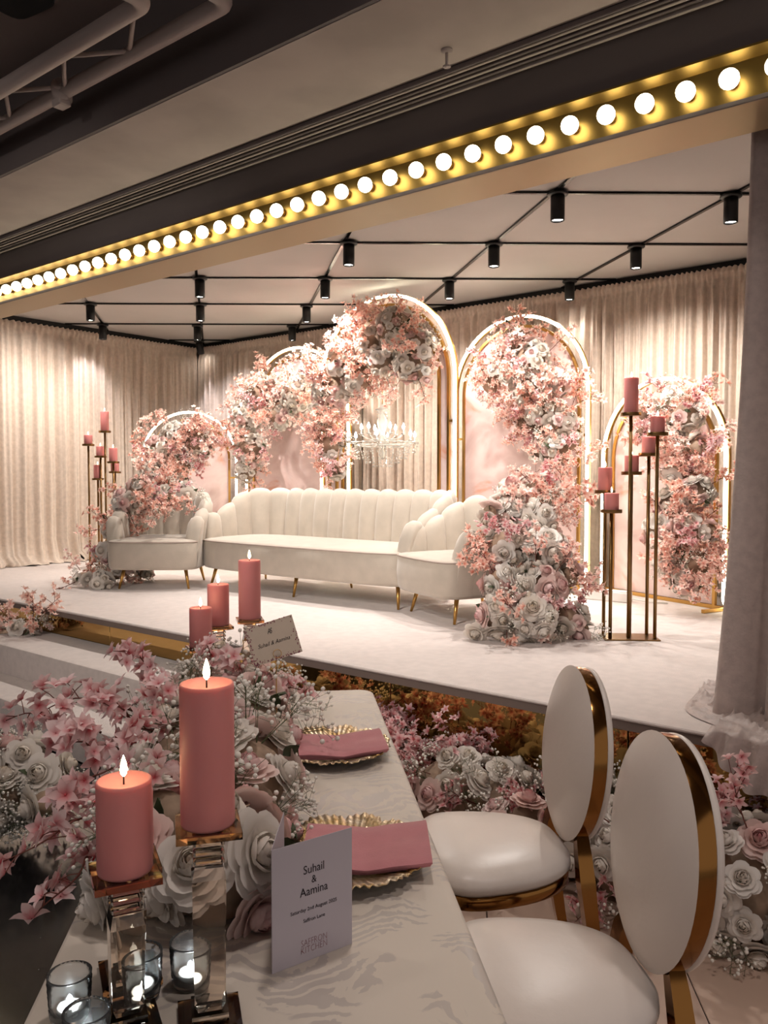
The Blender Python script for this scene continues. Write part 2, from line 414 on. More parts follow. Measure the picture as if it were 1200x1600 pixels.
for i in range(56):
    bx = -0.868 + .1463 * 3 - .1463 * i
    if bx < X0 + .1: break
    o = obj('bulb', bm, mq, (bx, 2.942, 2.894))
    s = obj('socket', sm, o, (0, .046, 0))

# ------------------------------------------------------------------ linear air diffuser in the front ceiling
df = thing('linear_air_diffuser', 'long slotted grey air diffuser in the ceiling above the bulb strip', 'air vent', (0, 0, 3.185))
for i in range(6):
    y = 2.775 + i * .032
    MB().bbox(-8.9, 4.4, y, y + .014, -.016 - (.006 if i in (0, 5) else 0), -.0005, b=.003).build('slat', M['fascia'] if i % 2 == 0 else M['ceil_front'], df, smooth=False)
MB().box(-8.9, 4.4, 2.775, 2.955, -.002, -.0002).build('slot_backing', M['black'], df, smooth=False)

# sprinkler head in the front ceiling
sp = thing('sprinkler_head', 'small grey sprinkler head hanging from the front ceiling', 'sprinkler', (-1.83, 2.66, 3.185))
MB().lathe([(.022, 0), (.022, -.006), (.012, -.012)], 14).build('escutcheon', M['truss'], sp)
MB().tube([(0, 0, -.005), (0, 0, -.06)], .006, 8).build('stem', M['truss'], sp)
MB().lathe([(.002, -.058), (.016, -.062), (.016, -.065)], 12).build('deflector', M['truss'], sp)

# ------------------------------------------------------------------ lighting truss and ceiling device over the hall
tr = thing('lighting_truss', 'grey painted tubular lighting truss under the dark hall ceiling', 'truss', (0, 0, 0))
ZT = 3.31
outer = [(-8.6, 2.07, ZT), (-2.40, 2.07, ZT), (-2.40, -2.0, ZT)]
inner = [(-8.6, 1.88, ZT), (-2.64, 1.88, ZT), (-2.64, -2.0, ZT)]
for nm, pth in (('chord', outer), ('chord', inner)):
    a, b, c = [Vector(p) for p in pth]
    arc = [b + Vector((-.05 + .05 * sin(w), -.05 + .05 * cos(w), 0)) for w in [i * pi / 2 / 5 for i in range(6)]]
    MB().tube([a] + [b + Vector((-.05, 0, 0))] + arc[1:] + [c], .034, 14).build(nm, M['truss'], tr)
nb_ = 0
for i in range(24):
    xa = -2.75 - i * .25
    if xa < -8.4: break
    y0, y1 = (1.90, 2.05) if i % 2 == 0 else (2.05, 1.90)
    MB().tube([(xa, y0, ZT + .0), (xa - .25, y1, ZT + .0)], .010, 8).build('strut', M['truss'], tr)
for i in range(12):
    ya = 1.75 - i * .25
    x0, x1 = (-2.62, -2.42) if i % 2 == 0 else (-2.42, -2.62)
    MB().tube([(x0, ya, ZT), (x1, ya - .25, ZT)], .010, 8).build('strut', M['truss'], tr)
MB().tube([(-3.52, 2.045, ZT + .005), (-3.60, 2.095, ZT - .005)], .046, 14).build('clamp', M['truss'], tr)
MB().bbox(-3.60, -3.53, 2.04, 2.10, ZT - .065, ZT - .03, b=.006).build('clamp_bolt', M['truss'], tr, smooth=False)
for i, (tp, ta) in enumerate(TRUSS_FILLS):  # can bodies for the added truss fill lights
    ws = thing('added_wash_light', 'added unseen black wash light under the hall truss, %s along its leg' % ('first', 'second', 'third')[i], 'stage light', tp, group='added fill lights on the hall truss')
    ax = (Vector(ta) - Vector(tp)).normalized()
    MB().lathe([(.05, -.20), (.075, -.17), (.085, -.02), (.088, .0), (.078, .0), (.07, -.03)], 24, axis=ax).build('can', M['black'], ws)
    MB().tube([Vector(-ax * .10 + Vector((0, 0, .08))), Vector(-ax * .10 + Vector((0, 0, .17)))], .012, 8).build('yoke', M['black'], ws)
cb = thing('ceiling_speaker', 'black rounded-square grille flush in the dark ceiling, top left corner', 'ceiling grille', (-3.56, 1.84, 3.645), radians(8))
def rsq(w, r, k): 
    c, s = cos(w), sin(w); q = (abs(c) ** k + abs(s) ** k) ** (-1 / k); return r * q
MB().lathe([(.14, 0), (.14, -.012), (.125, -.016), (.001, -.010)], 40, rad=lambda w, r, z: (rsq(w, r, 6), z)).build('grille', M['black'], cb, auto=40)
MB().ball((.03, .02, -.014), .008, 8, 6).build('lens_dome', M['track'], cb)
for hx, hy in HALL_FILLS:  # trim rings for the added hall fill lights
    hd = thing('added_downlight', 'added unseen round fill downlight in the hall ceiling', 'downlight', (hx, hy, 3.643), group='added hall fill lights out of view')
    MB().lathe([(.12, -.002), (.135, -.002), (.135, .003)], 24).build('trim_ring', M['truss'], hd)

# ------------------------------------------------------------------ diamond track grid and spotlights on the stage ceiling
K = 0.977
rows = [(4.645, [-2.37, -4.07, -5.80, -7.52]), (5.352, [-1.555, -3.25, -4.965, -6.68, -8.42]), (6.07, [-2.445, -4.14, -5.89, -7.63]), (6.77, [-3.33, -6.80])]
RN = ['row nearest the bulb strip', 'second row from the bulb strip', 'third row from the bulb strip', 'row nearest the back drapes']
ORD = ['rightmost', 'second from right', 'third from right', 'fourth from right', 'leftmost']
def clip_line(p, d, y0, y1, x0, x1):
    ts = [((y0 - p[1]) / d[1]), ((y1 - p[1]) / d[1])]; tx = [((x0 - p[0]) / d[0]), ((x1 - p[0]) / d[0])]
    a = max(min(ts), min(tx)); b = min(max(ts), max(tx)); return a, b
tk = thing('track_grid', 'black diamond-pattern lighting track on the stage ceiling', 'light track', (0, 0, CEIL))
def track(p, d):
    a, b = clip_line(p, d, 3.30, 6.84, -8.55, .40)
    if b - a < .3: return
    n = Vector((-d[1], d[0])).normalized() * .011
    A = Vector((p[0] + d[0] * a, p[1] + d[1] * a)); B = Vector((p[0] + d[0] * b, p[1] + d[1] * b))
    q = [A + n, B + n, B - n, A - n]
    vs = [(v.x, v.y, -.014) for v in q] + [(v.x, v.y, -.0008) for v in q]
    MB().add(vs, [(0,1,2,3), (4,7,6,5), (0,4,5,1), (1,5,6,2), (2,6,7,3), (3,7,4,0)]).build('track', M['track'], tk, smooth=False)
dx, dy = .858 * K, .712 * K
for k in range(-2, 6):
    bx = (-2.40 - 1.72 * k) * K
    track((bx, 4.645 * K), (dx, dy)); track((bx, 4.645 * K), (-dx, dy))
disc = MB().lathe([(.062, 0), (.064, -.010), (.058, -.016), (.02, -.018)], 24).mesh('mount_disc', M['black'])
body = MB().lathe([(.030, .0), (.042, -.006), (.042, -.150), (.037, -.152), (.036, -.140)], 24).mesh('lamp_body', M['black'])
lens = MB().lathe([(.035, -.141), (.001, -.1405)], 20).mesh('lens', M['lens'])
def spot(x, y, lab, aim, w=1.0, col=(1.0, .93, .85), ang=75, tilt=None):
    o = thing('track_spotlight', lab, 'spotlight', (x, y, CEIL - .014), group='black cylinder spotlights on the stage ceiling')
    obj('mount_disc', disc, o); b = obj('lamp_body', body, o, (0, 0, -.014)); l = obj('lens', lens, b)
    if tilt: b.rotation_euler = tilt
    ld = bpy.data.lights.new('spot_lamp', 'SPOT'); ld.energy = SPOT_W * w; ld.color = col; ld.spot_size = radians(ang); ld.spot_blend = .8
    ld.shadow_soft_size = .03
    lo = bpy.data.objects.new('spot_lamp', ld); COL.objects.link(lo); lo.parent = o
    lo.location = (0, 0, -.20)
    d = Vector(aim) - Vector((x, y, CEIL - .2)); lo.rotation_euler = d.to_track_quat('-Z', 'Y').to_euler()
for ri, (ry, xs) in enumerate(rows):
    for ci, rx in enumerate(xs):
        x, y = rx * K, ry * K
        lab = 'black cylinder ceiling spotlight, %s in the %s' % ('leftmost' if ci == len(xs) - 1 else ORD[ci], RN[ri])
        aim = (x, y + .05, 0); w = 1.0; col = (1.0, .94, .88); ang = 130
        if ri == 1 and ci == 4: aim = (-8.75, 5.1, 1.9); w = .2; col = (.95, .92, 1.0); ang = 90
        if ri == 0 and ci == 3: aim = (-8.6, 4.3, 1.0); w = 1.6
        if ri == 1 and ci < 4: aim = (x, y + .9, 0); w = 1.1
        if ri == 2: aim = (x, 6.9, .4); w = 1.15
        if ri == 2 and ci == 3: aim = (-7.7, 6.9, 1.4); w = 1.0; col = (.95, .92, 1.0); ang = 100
        if ri == 3: aim = (x, 6.5, 0); w = .15
        if ri == 0 and ci < 3: aim = (x, y - .25, 0); w = 1.1
        spot(x, y, lab, aim, w, col, ang)
spot(-7.63 * K - .82, 6.76 * K, 'black spotlight tilted into the curtained corner of the stage', (-8.3, 6.9, 1.2), .35, (.93, .90, 1.0), 45, (.35, .15, 0))

# ------------------------------------------------------------------ drapes
def drape(name, lab, cat, p0, p1, z0, z1, front, m, lam=.115, amp=.038, seed=0, puddle=0.0, group=None, ncol=None):
    p0 = Vector((p0[0], p0[1], 0)); p1 = Vector((p1[0], p1[1], 0)); d = p1 - p0; W = d.length; d.normalize()
    n = Vector((front[0], front[1], 0)); H = z1 - z0
    nc = ncol or int(W / lam * 12)
    zs = [0, .02, .05, .10, .2, .35, .5, .62, .74, .84, .90, .94, .965, .972, .985, 1.0]
    def pl(s, z):
        nz = noise.noise(Vector((s * 1.1, seed * 3.7, 0))); n2 = noise.noise(Vector((s * 2.7, seed * 5.1, z * .35)))
        ph = 2 * pi * s / lam + 2.6 * nz + .8 * n2
        a = sin(ph); a = math.copysign(abs(a) ** .75, a)
        return a * (.75 + .5 * n2) + .38 * sin(ph * 2.37 + 4 * nz) + .25 * sin(ph * .41)
    mb = MB(); vs = []
    for zi in zs:
        z = z0 + H * zi
        for i in range(nc + 1):
            s = W * i / nc
            dep = amp * (1.0 + .35 * (1 - zi)) * pl(s, z)
            if zi > .955:   # gathered header on the rod
                g = sin(2 * pi * s / (lam * .42) + 3 * noise.noise(Vector((s * 4, seed, 0))))
                dep = .012 * g + (.010 if zi > .975 and zi < .99 else -.008)
            lat = .3 * amp * noise.noise(Vector((s * 6, zi * 2, seed)))
            off = 0
            if puddle and zi < .06:
                off = puddle * (1 - zi / .06) * (.7 + .8 * noise.noise(Vector((s * 3.1, zi * 30, seed + 9))))
                zz = z0 + H * .012 * (zi / .02 if zi < .02 else 1) + max(0, (zi - .02)) * H + .03 * puddle / .2 * abs(noise.noise(Vector((s * 5, zi * 40, seed)))) * (zi < .04)
                p = p0 + d * (s + lat) + n * (dep + off); p.z = max(zz, z0 + .003)
            else:
                p = p0 + d * (s + lat) + n * dep; p.z = z + (.006 * sin(2 * pi * s / (lam * .42)) if zi > .99 else 0)
            vs.append(p)
    c = nc + 1
    fs = [(j*c + i, j*c + i + 1, (j+1)*c + i + 1, (j+1)*c + i) for j in range(len(zs) - 1) for i in range(nc)]
    base = (p0 + p1) / 2; base.z = z0
    o = MB().add([v - base for v in vs], fs).build(name, m, loc=base)
    return tag(o, lab, cat, group)
G = 'beige velvet drapes around the stage'
drape('velvet_drape', 'beige crushed velvet drape on the left wall, nearer the bulb strip', 'drape', (-8.55, 3.35), (-8.55, 5.05), .601, 3.205, (1, 0), M['velvet'], lam=.15, amp=.036, seed=1, puddle=.22, group=G)
drape('velvet_drape', 'beige crushed velvet drape on the left wall running into the corner', 'drape', (-8.55, 5.05), (-8.55, 6.80), .601, 3.205, (1, 0), M['velvet'], lam=.12, amp=.032, seed=2, puddle=.20, group=G)
drape('velvet_drape', 'beige velvet drape on the back wall behind the two left arches', 'drape', (-8.52, 6.80), (-5.75, 6.80), .601, 3.205, (0, -1), M['velvet'], seed=3, puddle=.10, group=G)
drape('velvet_drape', 'beige velvet drape on the back wall behind the chandelier', 'drape', (-5.75, 6.80), (-3.12, 6.80), .601, 3.205, (0, -1), M['velvet'], seed=4, puddle=.10, group=G)
drape('velvet_drape', 'beige velvet drape on the back wall behind the rightmost arch', 'drape', (-3.12, 6.79), (-.2, 6.79), .601, 3.205, (0, -1), M['velvet'], lam=.10, seed=5, puddle=.10, group=G)

# gathered side drape at the right end of the stage, its hem pooled on the carpet and over the edge
sd = thing('side_drape', 'mauve-grey velvet side drape gathered at right stage end, hem pooled over the edge', 'drape', (-.70, 3.66, .60))
def colf(u, v):
    w = 2 * pi * u; z = v * 2.62
    r = .235 + .045 * sin(w * 7 + .6 * sin(3 * w)) * (1 - .2 * v) + .02 * sin(w * 13 + 1)
    r *= 1.0 + .34 * (1 - v) ** 2.2
    return Vector((r * cos(w) * 1.05, r * sin(w) * 1.15, .004 + z))
MB().grid(colf, 110, 16, closeu=True).build('hanging', M['velvet_side'], sd)
def cfold(x, y):
    q = noise.noise(Vector((x * 4, y * 4, 1.7))); q2 = noise.noise(Vector((x * 9, y * 9, 6.1)))
    a = 1 - abs(sin(30 * (x * .75 + y * .65) + 5 * q + 1.6 * q2)); b = 1 - abs(sin(46 * (x * .35 - y * .9) + 6 * q2 + 3 * q))
    return .75 * a * a + .35 * b * b
def pud(u, v):
    # pooled cloth: crumpled mat spreading to the left of the drape
    a = radians(70 + 190 * u); edge = .47 + .09 * noise.noise(Vector((u * 4, 2.2, 0)))
    r = .16 + (edge - .16) * v
    x = r * cos(a) * 1.02; y = max(r * sin(a) * 1.15, -.548)
    h = .010 + .050 * cfold(x, y) * (1 - .35 * v)
    if v > .96: h = .003
    return Vector((x, y, max(h, .004)))
MB().grid(pud, 170, 60).build('pooled_hem', M['velvet_side'], sd)
def flap(u, v):
    x = -.24 + .70 * u; drop = .02 + .40 * u ** .8 + .03 * sin(9 * u)
    if v < .3:
        k = v / .3; y = -.40 - .185 * k; z = .02 + .035 * cfold(x, y) * (1 - .6 * k)
    else:
        k = (v - .3) / .7; y = -.590 - (.010 + .020 * k) * (1 + sin(46 * u + 2 * k + 2 * sin(7 * u))) - .02 * k; z = .018 - drop * k + .006 * sin(20 * u)
    return Vector((x, y, z))
MB().grid(flap, 160, 30).build('overhanging_flap', M['velvet_side'], sd)

# ------------------------------------------------------------------ arches
def arch_path(w, h, n=28, z0=0.0):
    r = w / 2
    p = [(-r, z0)] + [(-r, z0 + (h - r - z0) * t) for t in (.33, .66)]
    p += [(-r * cos(pi * i / n), h - r + r * sin(pi * i / n)) for i in range(n + 1)]
    p += [(r, z0 + (h - r - z0) * t) for t in (.66, .33)] + [(r, z0)]
    return p
def arch(lab, loc, rz, w, h, gap, panel, hook=0):
    o = thing('neon_arch', lab, 'arch', loc, rz, group='neon-lit gold arches along the back of the stage')
    P = arch_path(w, h)
    MB().tube([(x, 0, z) for x, z in P], .014, 4, sq=True, up=(0, 1, 0)).build('outer_frame', M['gold'], o, smooth=False)
    NP = [(x, -.026, z + (.03 if z < .03 else 0)) for x, z in arch_path(w - .004, h - .002)]
    r = .06
    if hook:
        e = NP[-1]; NP = NP[:-1] + [(e[0] + r - r * cos(a), e[1], e[2] + r - r * sin(a)) for a in [i * pi / 10 for i in range(9)]]
    nb2 = MB().tube(NP, .0130, 8).build('neon_tube', M['neon'], o)
    nb2['label'] = 'glowing white light tube following the arch'
    wi = w - 2 * gap; hi = h - gap
    if gap:
        MB().tube([(x, 0, z) for x, z in arch_path(wi, hi)], .012, 4, sq=True, up=(0, 1, 0)).build('inner_frame', M['gold'], o, smooth=False)
        for s in (-1, 1):
            MB().box(min(s * w / 2, s * wi / 2), max(s * w / 2, s * wi / 2), -.009, .009, h * .55, h * .55 + .02).build('crossbar', M['gold'], o, smooth=False)
    MB().box(-w / 2, w / 2, -.014, .014, 0.001, .028).build('bottom_rail', M['gold'], o, smooth=False)
    for s in (-1, 1):
        MB().bbox(s * w / 2 - .014, s * w / 2 + .014, -.24, .17, 0.0005, .026, b=.002).build('foot_bar', M['gold'], o, smooth=False)
    if panel == 'full':
        q = arch_path(wi - .02, hi - .01, z0=.03); n = len(q)
        vs = [(x, .004, z) for x, z in q] + [(x, .022, z) for x, z in q]
        fs = [tuple(range(n)), tuple(range(2*n - 1, n - 1, -1))] + [(i, i + n, (i + 1) % n + n, (i + 1) % n) for i in range(n)]
        MB().add(vs, fs).build('marble_panel', M['marble'], o, smooth=False)
    else:
        q0 = arch_path(w - .03, h - .015, z0=.03); g2 = gap + .10
        q1 = arch_path(w - 2 * g2, h - g2, z0=.03); n = len(q0)
        vs = [(x, .016, z) for x, z in q0] + [(x, .016, z) for x, z in q1] + [(x, .030, z) for x, z in q0] + [(x, .030, z) for x, z in q1]
        fs = []
        for i in range(n - 1):
            fs += [(i, i + 1, n + i + 1, n + i), (2*n + i, 3*n + i, 3*n + i + 1, 2*n + i + 1), (n + i, n + i + 1, 3*n + i + 1, 3*n + i), (i, 2*n + i, 2*n + i + 1, i + 1)]
        MB().add(vs, fs).build('marble_surround', M['marble'], o, smooth=False)
        MB().tube([(x, 0.0, z) for x, z in arch_path(w - 2 * g2, h - g2)], .012, 4, sq=True, up=(0, 1, 0)).build('inner_frame', M['gold'], o, smooth=False)
    return o
def arch2(lab, L, R, h, gap, panel, hook=0):
    a = Vector((L[0], L[1], .6)); b = Vector((R[0], R[1], .6)); c = (a + b) / 2
    return arch(lab, c, atan2(b.y - a.y, b.x - a.x), (b - a).length, h, gap, panel, hook)
arch2('small neon-edged gold arch behind the left armchair', (-8.06, 5.62), (-7.27, 6.33), 1.69, .085, 'full')
arch2('neon-edged gold arch with pink marble panel behind the sofa, left of the tallest', (-7.02, 6.28), (-5.49, 6.28), 2.32, .10, 'full')
arch2('tallest neon arch with open center and pink marble surround, behind the sofa', (-5.47, 5.86), (-3.92, 5.86), 2.58, .08, 'ring')
arch2('neon-edged gold arch with pale pink panel behind the right armchair', (-4.235, 6.33), (-2.93, 6.33), 2.335, .085, 'full', 1)
arch2('small neon-edged gold arch at the far right behind the candle stand', (-2.86, 6.50), (-1.74, 6.04), 1.70, .10, 'full', 1)

# ------------------------------------------------------------------ chandelier in the tallest arch
CHX, CHY, CHZ = -4.86, 6.02, 1.93
cd = thing('crystal_chandelier', 'crystal chandelier with lit candle bulbs hanging in the tallest arch', 'chandelier', (CHX, CHY, CHZ))
MB().lathe([(.004, -.22), (.02, -.20), (.03, -.16), (.015, -.12), (.05, -.07), (.06, -.03), (.025, .02), (.045, .08), (.055, .14), (.025, .20), (.05, .24), (.07, .25), (.03, .27), (.006, .30)], 16).build('stem', M['crystal_drop'], cd)
MB().tube([(0, 0, .30), (0, 0, 1.17)], .004, 6).build('chain', M['gold'], cd)
cbm = MB().lathe([(.001, .0), (.012, .008), (.014, .022), (.008, .042), (.001, .058)], 10).mesh('candle_bulb', mat('candle_bulb_lit', (1, 1, 1, 1), .3, emit=(1.0, .96, .9, 1), estr=26))
cup = MB().lathe([(.006, -.01), (.022, 0), (.024, .006), (.009, .006), (.009, .045), (.007, .047)], 12).mesh('candle_cup', M['crystal_drop'])
for i in range(12):
    a = 2 * pi * i / 12; R0 = .33 if i % 2 == 0 else .20; zz = -.05 if i % 2 == 0 else .02
    pts = [(cos(a) * R0 * t, sin(a) * R0 * t, zz - .02 + .07 * (t - 1) * t * 4 * .6 + .02 * t - (.0)) for t in [k / 8 for k in range(9)]]
    ar = MB().tube(pts, .006, 6).build('arm', M['crystal_drop'], cd)
    obj('candle_cup', cup, ar, (cos(a) * R0, sin(a) * R0, zz)); obj('candle_bulb', cbm, ar, (cos(a) * R0, sin(a) * R0, zz + .045))
mb = MB(); rnd = random.Random(3)
for ring_r, z, n, ln in ((.34, -.07, 30, 4), (.26, -.10, 24, 5), (.18, -.14, 18, 5), (.10, -.20, 12, 4), (.05, .22, 10, 4)):
    for i in range(n):
        a = 2 * pi * i / n + rnd.random() * .05
        for k in range(ln):
            r = ring_r * (1 - .03 * k); c = Vector((cos(a) * r, sin(a) * r, z - k * .026))
            s = .009 if k < ln - 1 else .013
            vs = [c + Vector(d) for d in ((s*.7,0,0),(0,s*.7,0),(-s*.7,0,0),(0,-s*.7,0),(0,0,s),(0,0,-s*1.3))]
            mb.add(vs, [(0,1,4),(1,2,4),(2,3,4),(3,0,4),(1,0,5),(2,1,5),(3,2,5),(0,3,5)])
dr = mb.build('crystal_drops', M['crystal_drop'], cd, smooth=False); dr['kind'] = 'stuff'
for r_, z_ in ((.34, -.06), (.26, -.09)):
    MB().tube([(r_ * cos(2*pi*i/40), r_ * sin(2*pi*i/40), z_) for i in range(40)], .006, 6, closed=True).build('crystal_ring', M['crystal_drop'], cd)

# ------------------------------------------------------------------ channel-tufted sofa and armchairs
def tub(name, lab, cat, loc, rz, w, d, H, Ha, nch, rad, legs, group=None):
    o = thing(name, lab, cat, loc, rz, group)
    t = .12; xi = w / 2 - t / 2
    path = [(-xi, .07)]
    yb = d - t / 2
    for i in range(1, 8): path.append((-xi, .07 + (yb - rad - .07) * i / 8))
    for i in range(13):
        a = pi + (-pi / 2) * i / 12; path.append((-xi + rad + rad * cos(a), yb - rad + rad * sin(a)))
    nb = 20
    for i in range(1, nb): path.append((-xi + rad + (2 * xi - 2 * rad) * i / nb, yb))
    path += [(-x, y) for x, y in reversed(path[:21])]
    cum = [0]
    for i in range(1, len(path)): cum.append(cum[-1] + sqrt((path[i][0] - path[i-1][0]) ** 2 + (path[i][1] - path[i-1][1]) ** 2))
    LT = cum[-1]
    def at(s):
        s = max(0, min(LT, s)); k = 1
        while k < len(cum) - 1 and cum[k] < s: k += 1
        f = (s - cum[k-1]) / (cum[k] - cum[k-1]); a = Vector(path[k-1]); b = Vector(path[k])
        tg = (b - a).normalized(); return a.lerp(b, f), Vector((tg.y, -tg.x))
    def nrm(s):
        n = Vector((0, 0))
        for q in (-.05, -.02, 0, .02, .05): n += at(s + q)[1]
        return n.normalized()
    def top(s):
        e = min(s, LT - s); q = max(0, min(1, (e - .10) / (.50))); q = q * q * (3 - 2 * q)
        h = Ha + (H - Ha) * q
        if e < .11: h = .34 + (h - .34) * sqrt(max(0, 1 - (1 - e / .11) ** 2))
        return h
    z0 = .19
    for c in range(nch):
        s0 = LT * c / nch; s1 = LT * (c + 1) / nch
        def fn(u, v, s0=s0, s1=s1):
            s = s0 + (s1 - s0) * u; p, _ = at(s); n = nrm(s)
            bl = max(0, sin(pi * u)) ** .55; h = top(s) + .032 * bl - .012; hh = h - z0
            ti = t * .34 + .030 * bl; to = t * .34 + .016 * bl
            pr = [(ti, 0), (ti, .35), (ti + .006, .65), (ti, .86), (ti * .75, .955), (ti * .2, 1.0), (-to * .5, .985), (-to, .90), (-to * 1.05, .7), (-to, .4), (-to * .8, 0)]
            q = v * (len(pr) - 1); k = min(int(q), len(pr) - 2); f = q - k
            off = pr[k][0] * (1 - f) + pr[k+1][0] * f; zz = z0 + hh * (pr[k][1] * (1 - f) + pr[k+1][1] * f)
            off -= .11 * max(0, zz - .42)
            return Vector((p.x + n.x * off, p.y + n.y * off, zz))
        MB().grid(fn, 8, 20).build('back_channel', M['sofa'], o)
    # seat: bowed front, crowned top
    xo = w / 2 - .015
    def outline(k):
        out = []
        N_ = 64
        for i in range(N_):
            a = 2 * pi * i / N_; cx, sy = cos(a), sin(a)
            ex = 2 / (7.0 if sy < 0 else 4.5)
            x = math.copysign(abs(cx) ** (2 / 7.0), cx) * (xo - k); y = math.copysign(abs(sy) ** ex, sy)
            y = (d / 2 - .03) + y * (d / 2 - .03 - k)
            if sy < 0: y -= .035 * (1 - (x / xo) ** 2)
            out.append((x, y))
        return out
    rings = [(.05, .168), (.012, .172), (.0, .20), (-.006, .30), (.0, .395), (.010, .412), (.05, .422), (.18, .432), (.30 if d < 1 else .3, .436)]
    vs = []; fs = []
    for k, z in rings: vs += [(x, y, z) for x, y in outline(k)]
    n = 64
    for j in range(len(rings) - 1):
        for i in range(n): fs.append((j*n + i, j*n + (i+1) % n, (j+1)*n + (i+1) % n, (j+1)*n + i))
    fs.append(tuple(range(n))[::-1]); fs.append(tuple((len(rings)-1)*n + i for i in range(n)))
    MB().add(vs, fs).build('seat', M['sofa'], o)
    pts = [(x, y, .404) for x, y in outline(.000)]
    fr = [p for p in pts[n // 2:] + pts[:1]]
    MB().tube(fr, .006, 6).build('piping', M['piping'], o)
    for lx, ly in legs:
        sx = .05 * (1 if lx > 0 else -1) if abs(lx) > .2 else 0; sy = -.04 if ly < d / 2 else .04
        MB().tube([(lx - sx * .2, ly, .175), (lx + sx * .5, ly + sy, .0)], [.017, .009], 12).build('leg', M['gold'], o)
    return o
tub('channel_sofa', 'long beige velour sofa with fluted scallop back and slim gold legs', 'sofa', (-4.60, 4.50, .6), 0, 2.30, .86, .83, .62, 19, .30,
    [(-1.02, .15), (1.0, .15), (0, .12), (-1.0, .70), (1.0, .70), (0, .74)])
tub('tub_armchair', 'beige fluted tub armchair under the flowers, left of the sofa', 'armchair', (-5.80, 4.10, .6), radians(38.8), .80, .80, .80, .60, 11, .30,
    [(-.27, .14), (.27, .14), (-.27, .66), (.27, .66)], 'matching tub armchairs beside the sofa')
tub('tub_armchair', 'beige fluted tub armchair half hidden by the tall flower mound, right of the sofa', 'armchair', (-3.24, 4.40, .6), radians(-25), .80, .80, .80, .60, 11, .30,
    [(-.27, .14), (.27, .14), (-.27, .66), (.27, .66)], 'matching tub armchairs beside the sofa')

# ------------------------------------------------------------------ candles and candle stands
flame_m = MB().lathe([(.001, 0), (.0042, .004), (.0055, .010), (.0042, .019), (.0018, .027), (.0004, .031)], 10).mesh('flame', M['flame'])
wick_m = MB().tube([(0, 0, -.004), (0, 0, .010)], .0012, 6).mesh('wick', M['wick'])
candle_cache = {}
def candle(lab, loc, r, h, group=None, tilt=0.0):
    key = (round(r, 4), round(h, 4))
    if key not in candle_cache:
        candle_cache[key] = MB().lathe([(r * .97, 0), (r, .004), (r, h - .005), (r * .985, h), (r * .93, h + .001), (r * .86, h - .003), (r * .3, h - .006), (.001, h - .0065)], 36).mesh('wax_body', M['wax'])
    o = thing('pillar_candle', lab, 'candle', loc, 0, group)
    o.rotation_euler = (0, tilt, 0)
    obj('wax_body', candle_cache[key], o)
    obj('wick', wick_m, o, (0, 0, h - .004)); obj('flame', flame_m, o, (0, 0, h + .005))
    return o
def stand(lab, where, loc, rz, spec):
    o = thing('candle_stand', lab, 'candle stand', loc, rz, group='brass multi-pole candle stands on the stage')
    MB().bbox(-.16, .16, -.10, .10, 0, .008, b=.002).build('base_plate', M['brass'], o, smooth=False)
    Rm = Matrix.Rotation(rz, 4, 'Z')
    for x, y, hz, ch, desc in spec:
        p = MB().tube([(x, y, .007), (x, y, hz - .012)], .0105, 12).build('pole', M['brass'], o)
        MB().lathe([(.001, hz - .014), (.058, hz - .014), (.060, hz - .011), (.060, hz + .006), (.057, hz + .006), (.056, hz), (.001, hz)], 28, (x, y, 0)).build('candle_plate', M['brass'], p, auto=40)
        q = Vector(loc) + Rm @ Vector((x, y, hz + .0004))
        candle('pink pillar candle on the %s of the %s candle stand' % (desc, where), q, .041, ch, 'pink candles on the stage stands')
SR = [(-.125, -.075, .755, .10, 'lowest pole'), (-.135, .07, .865, .14, 'second lowest pole'), (-.012, -.035, 1.315, .205, 'tallest pole'),
      (.02, .075, .975, .10, 'third lowest pole'), (.135, -.055, 1.20, .095, 'second tallest pole'), (.12, .075, 1.085, .10, 'third tallest pole')]
stand('brass candle stand with six uneven poles standing right of the flower mound', 'right', (-1.89, 4.66, .6), radians(38.8 - 4), SR)
SL = [(-.10, -.06, 1.275, .095, 'second tallest pole'), (.055, -.02, 1.41, .20, 'tallest pole'), (-.02, .06, 1.16, .10, 'third tallest pole'),
      (-.06, .09, .93, .14, 'lowest pole'), (.15, -.06, 1.10, .14, 'pole nearest the left arch'), (.12, .08, 1.00, .10, 'rear pole nearest the left arch')]
stand('brass candle stand with uneven poles behind the flowers by the left wall drape', 'left', (-7.50, 4.72, .6), radians(38.8), SL)

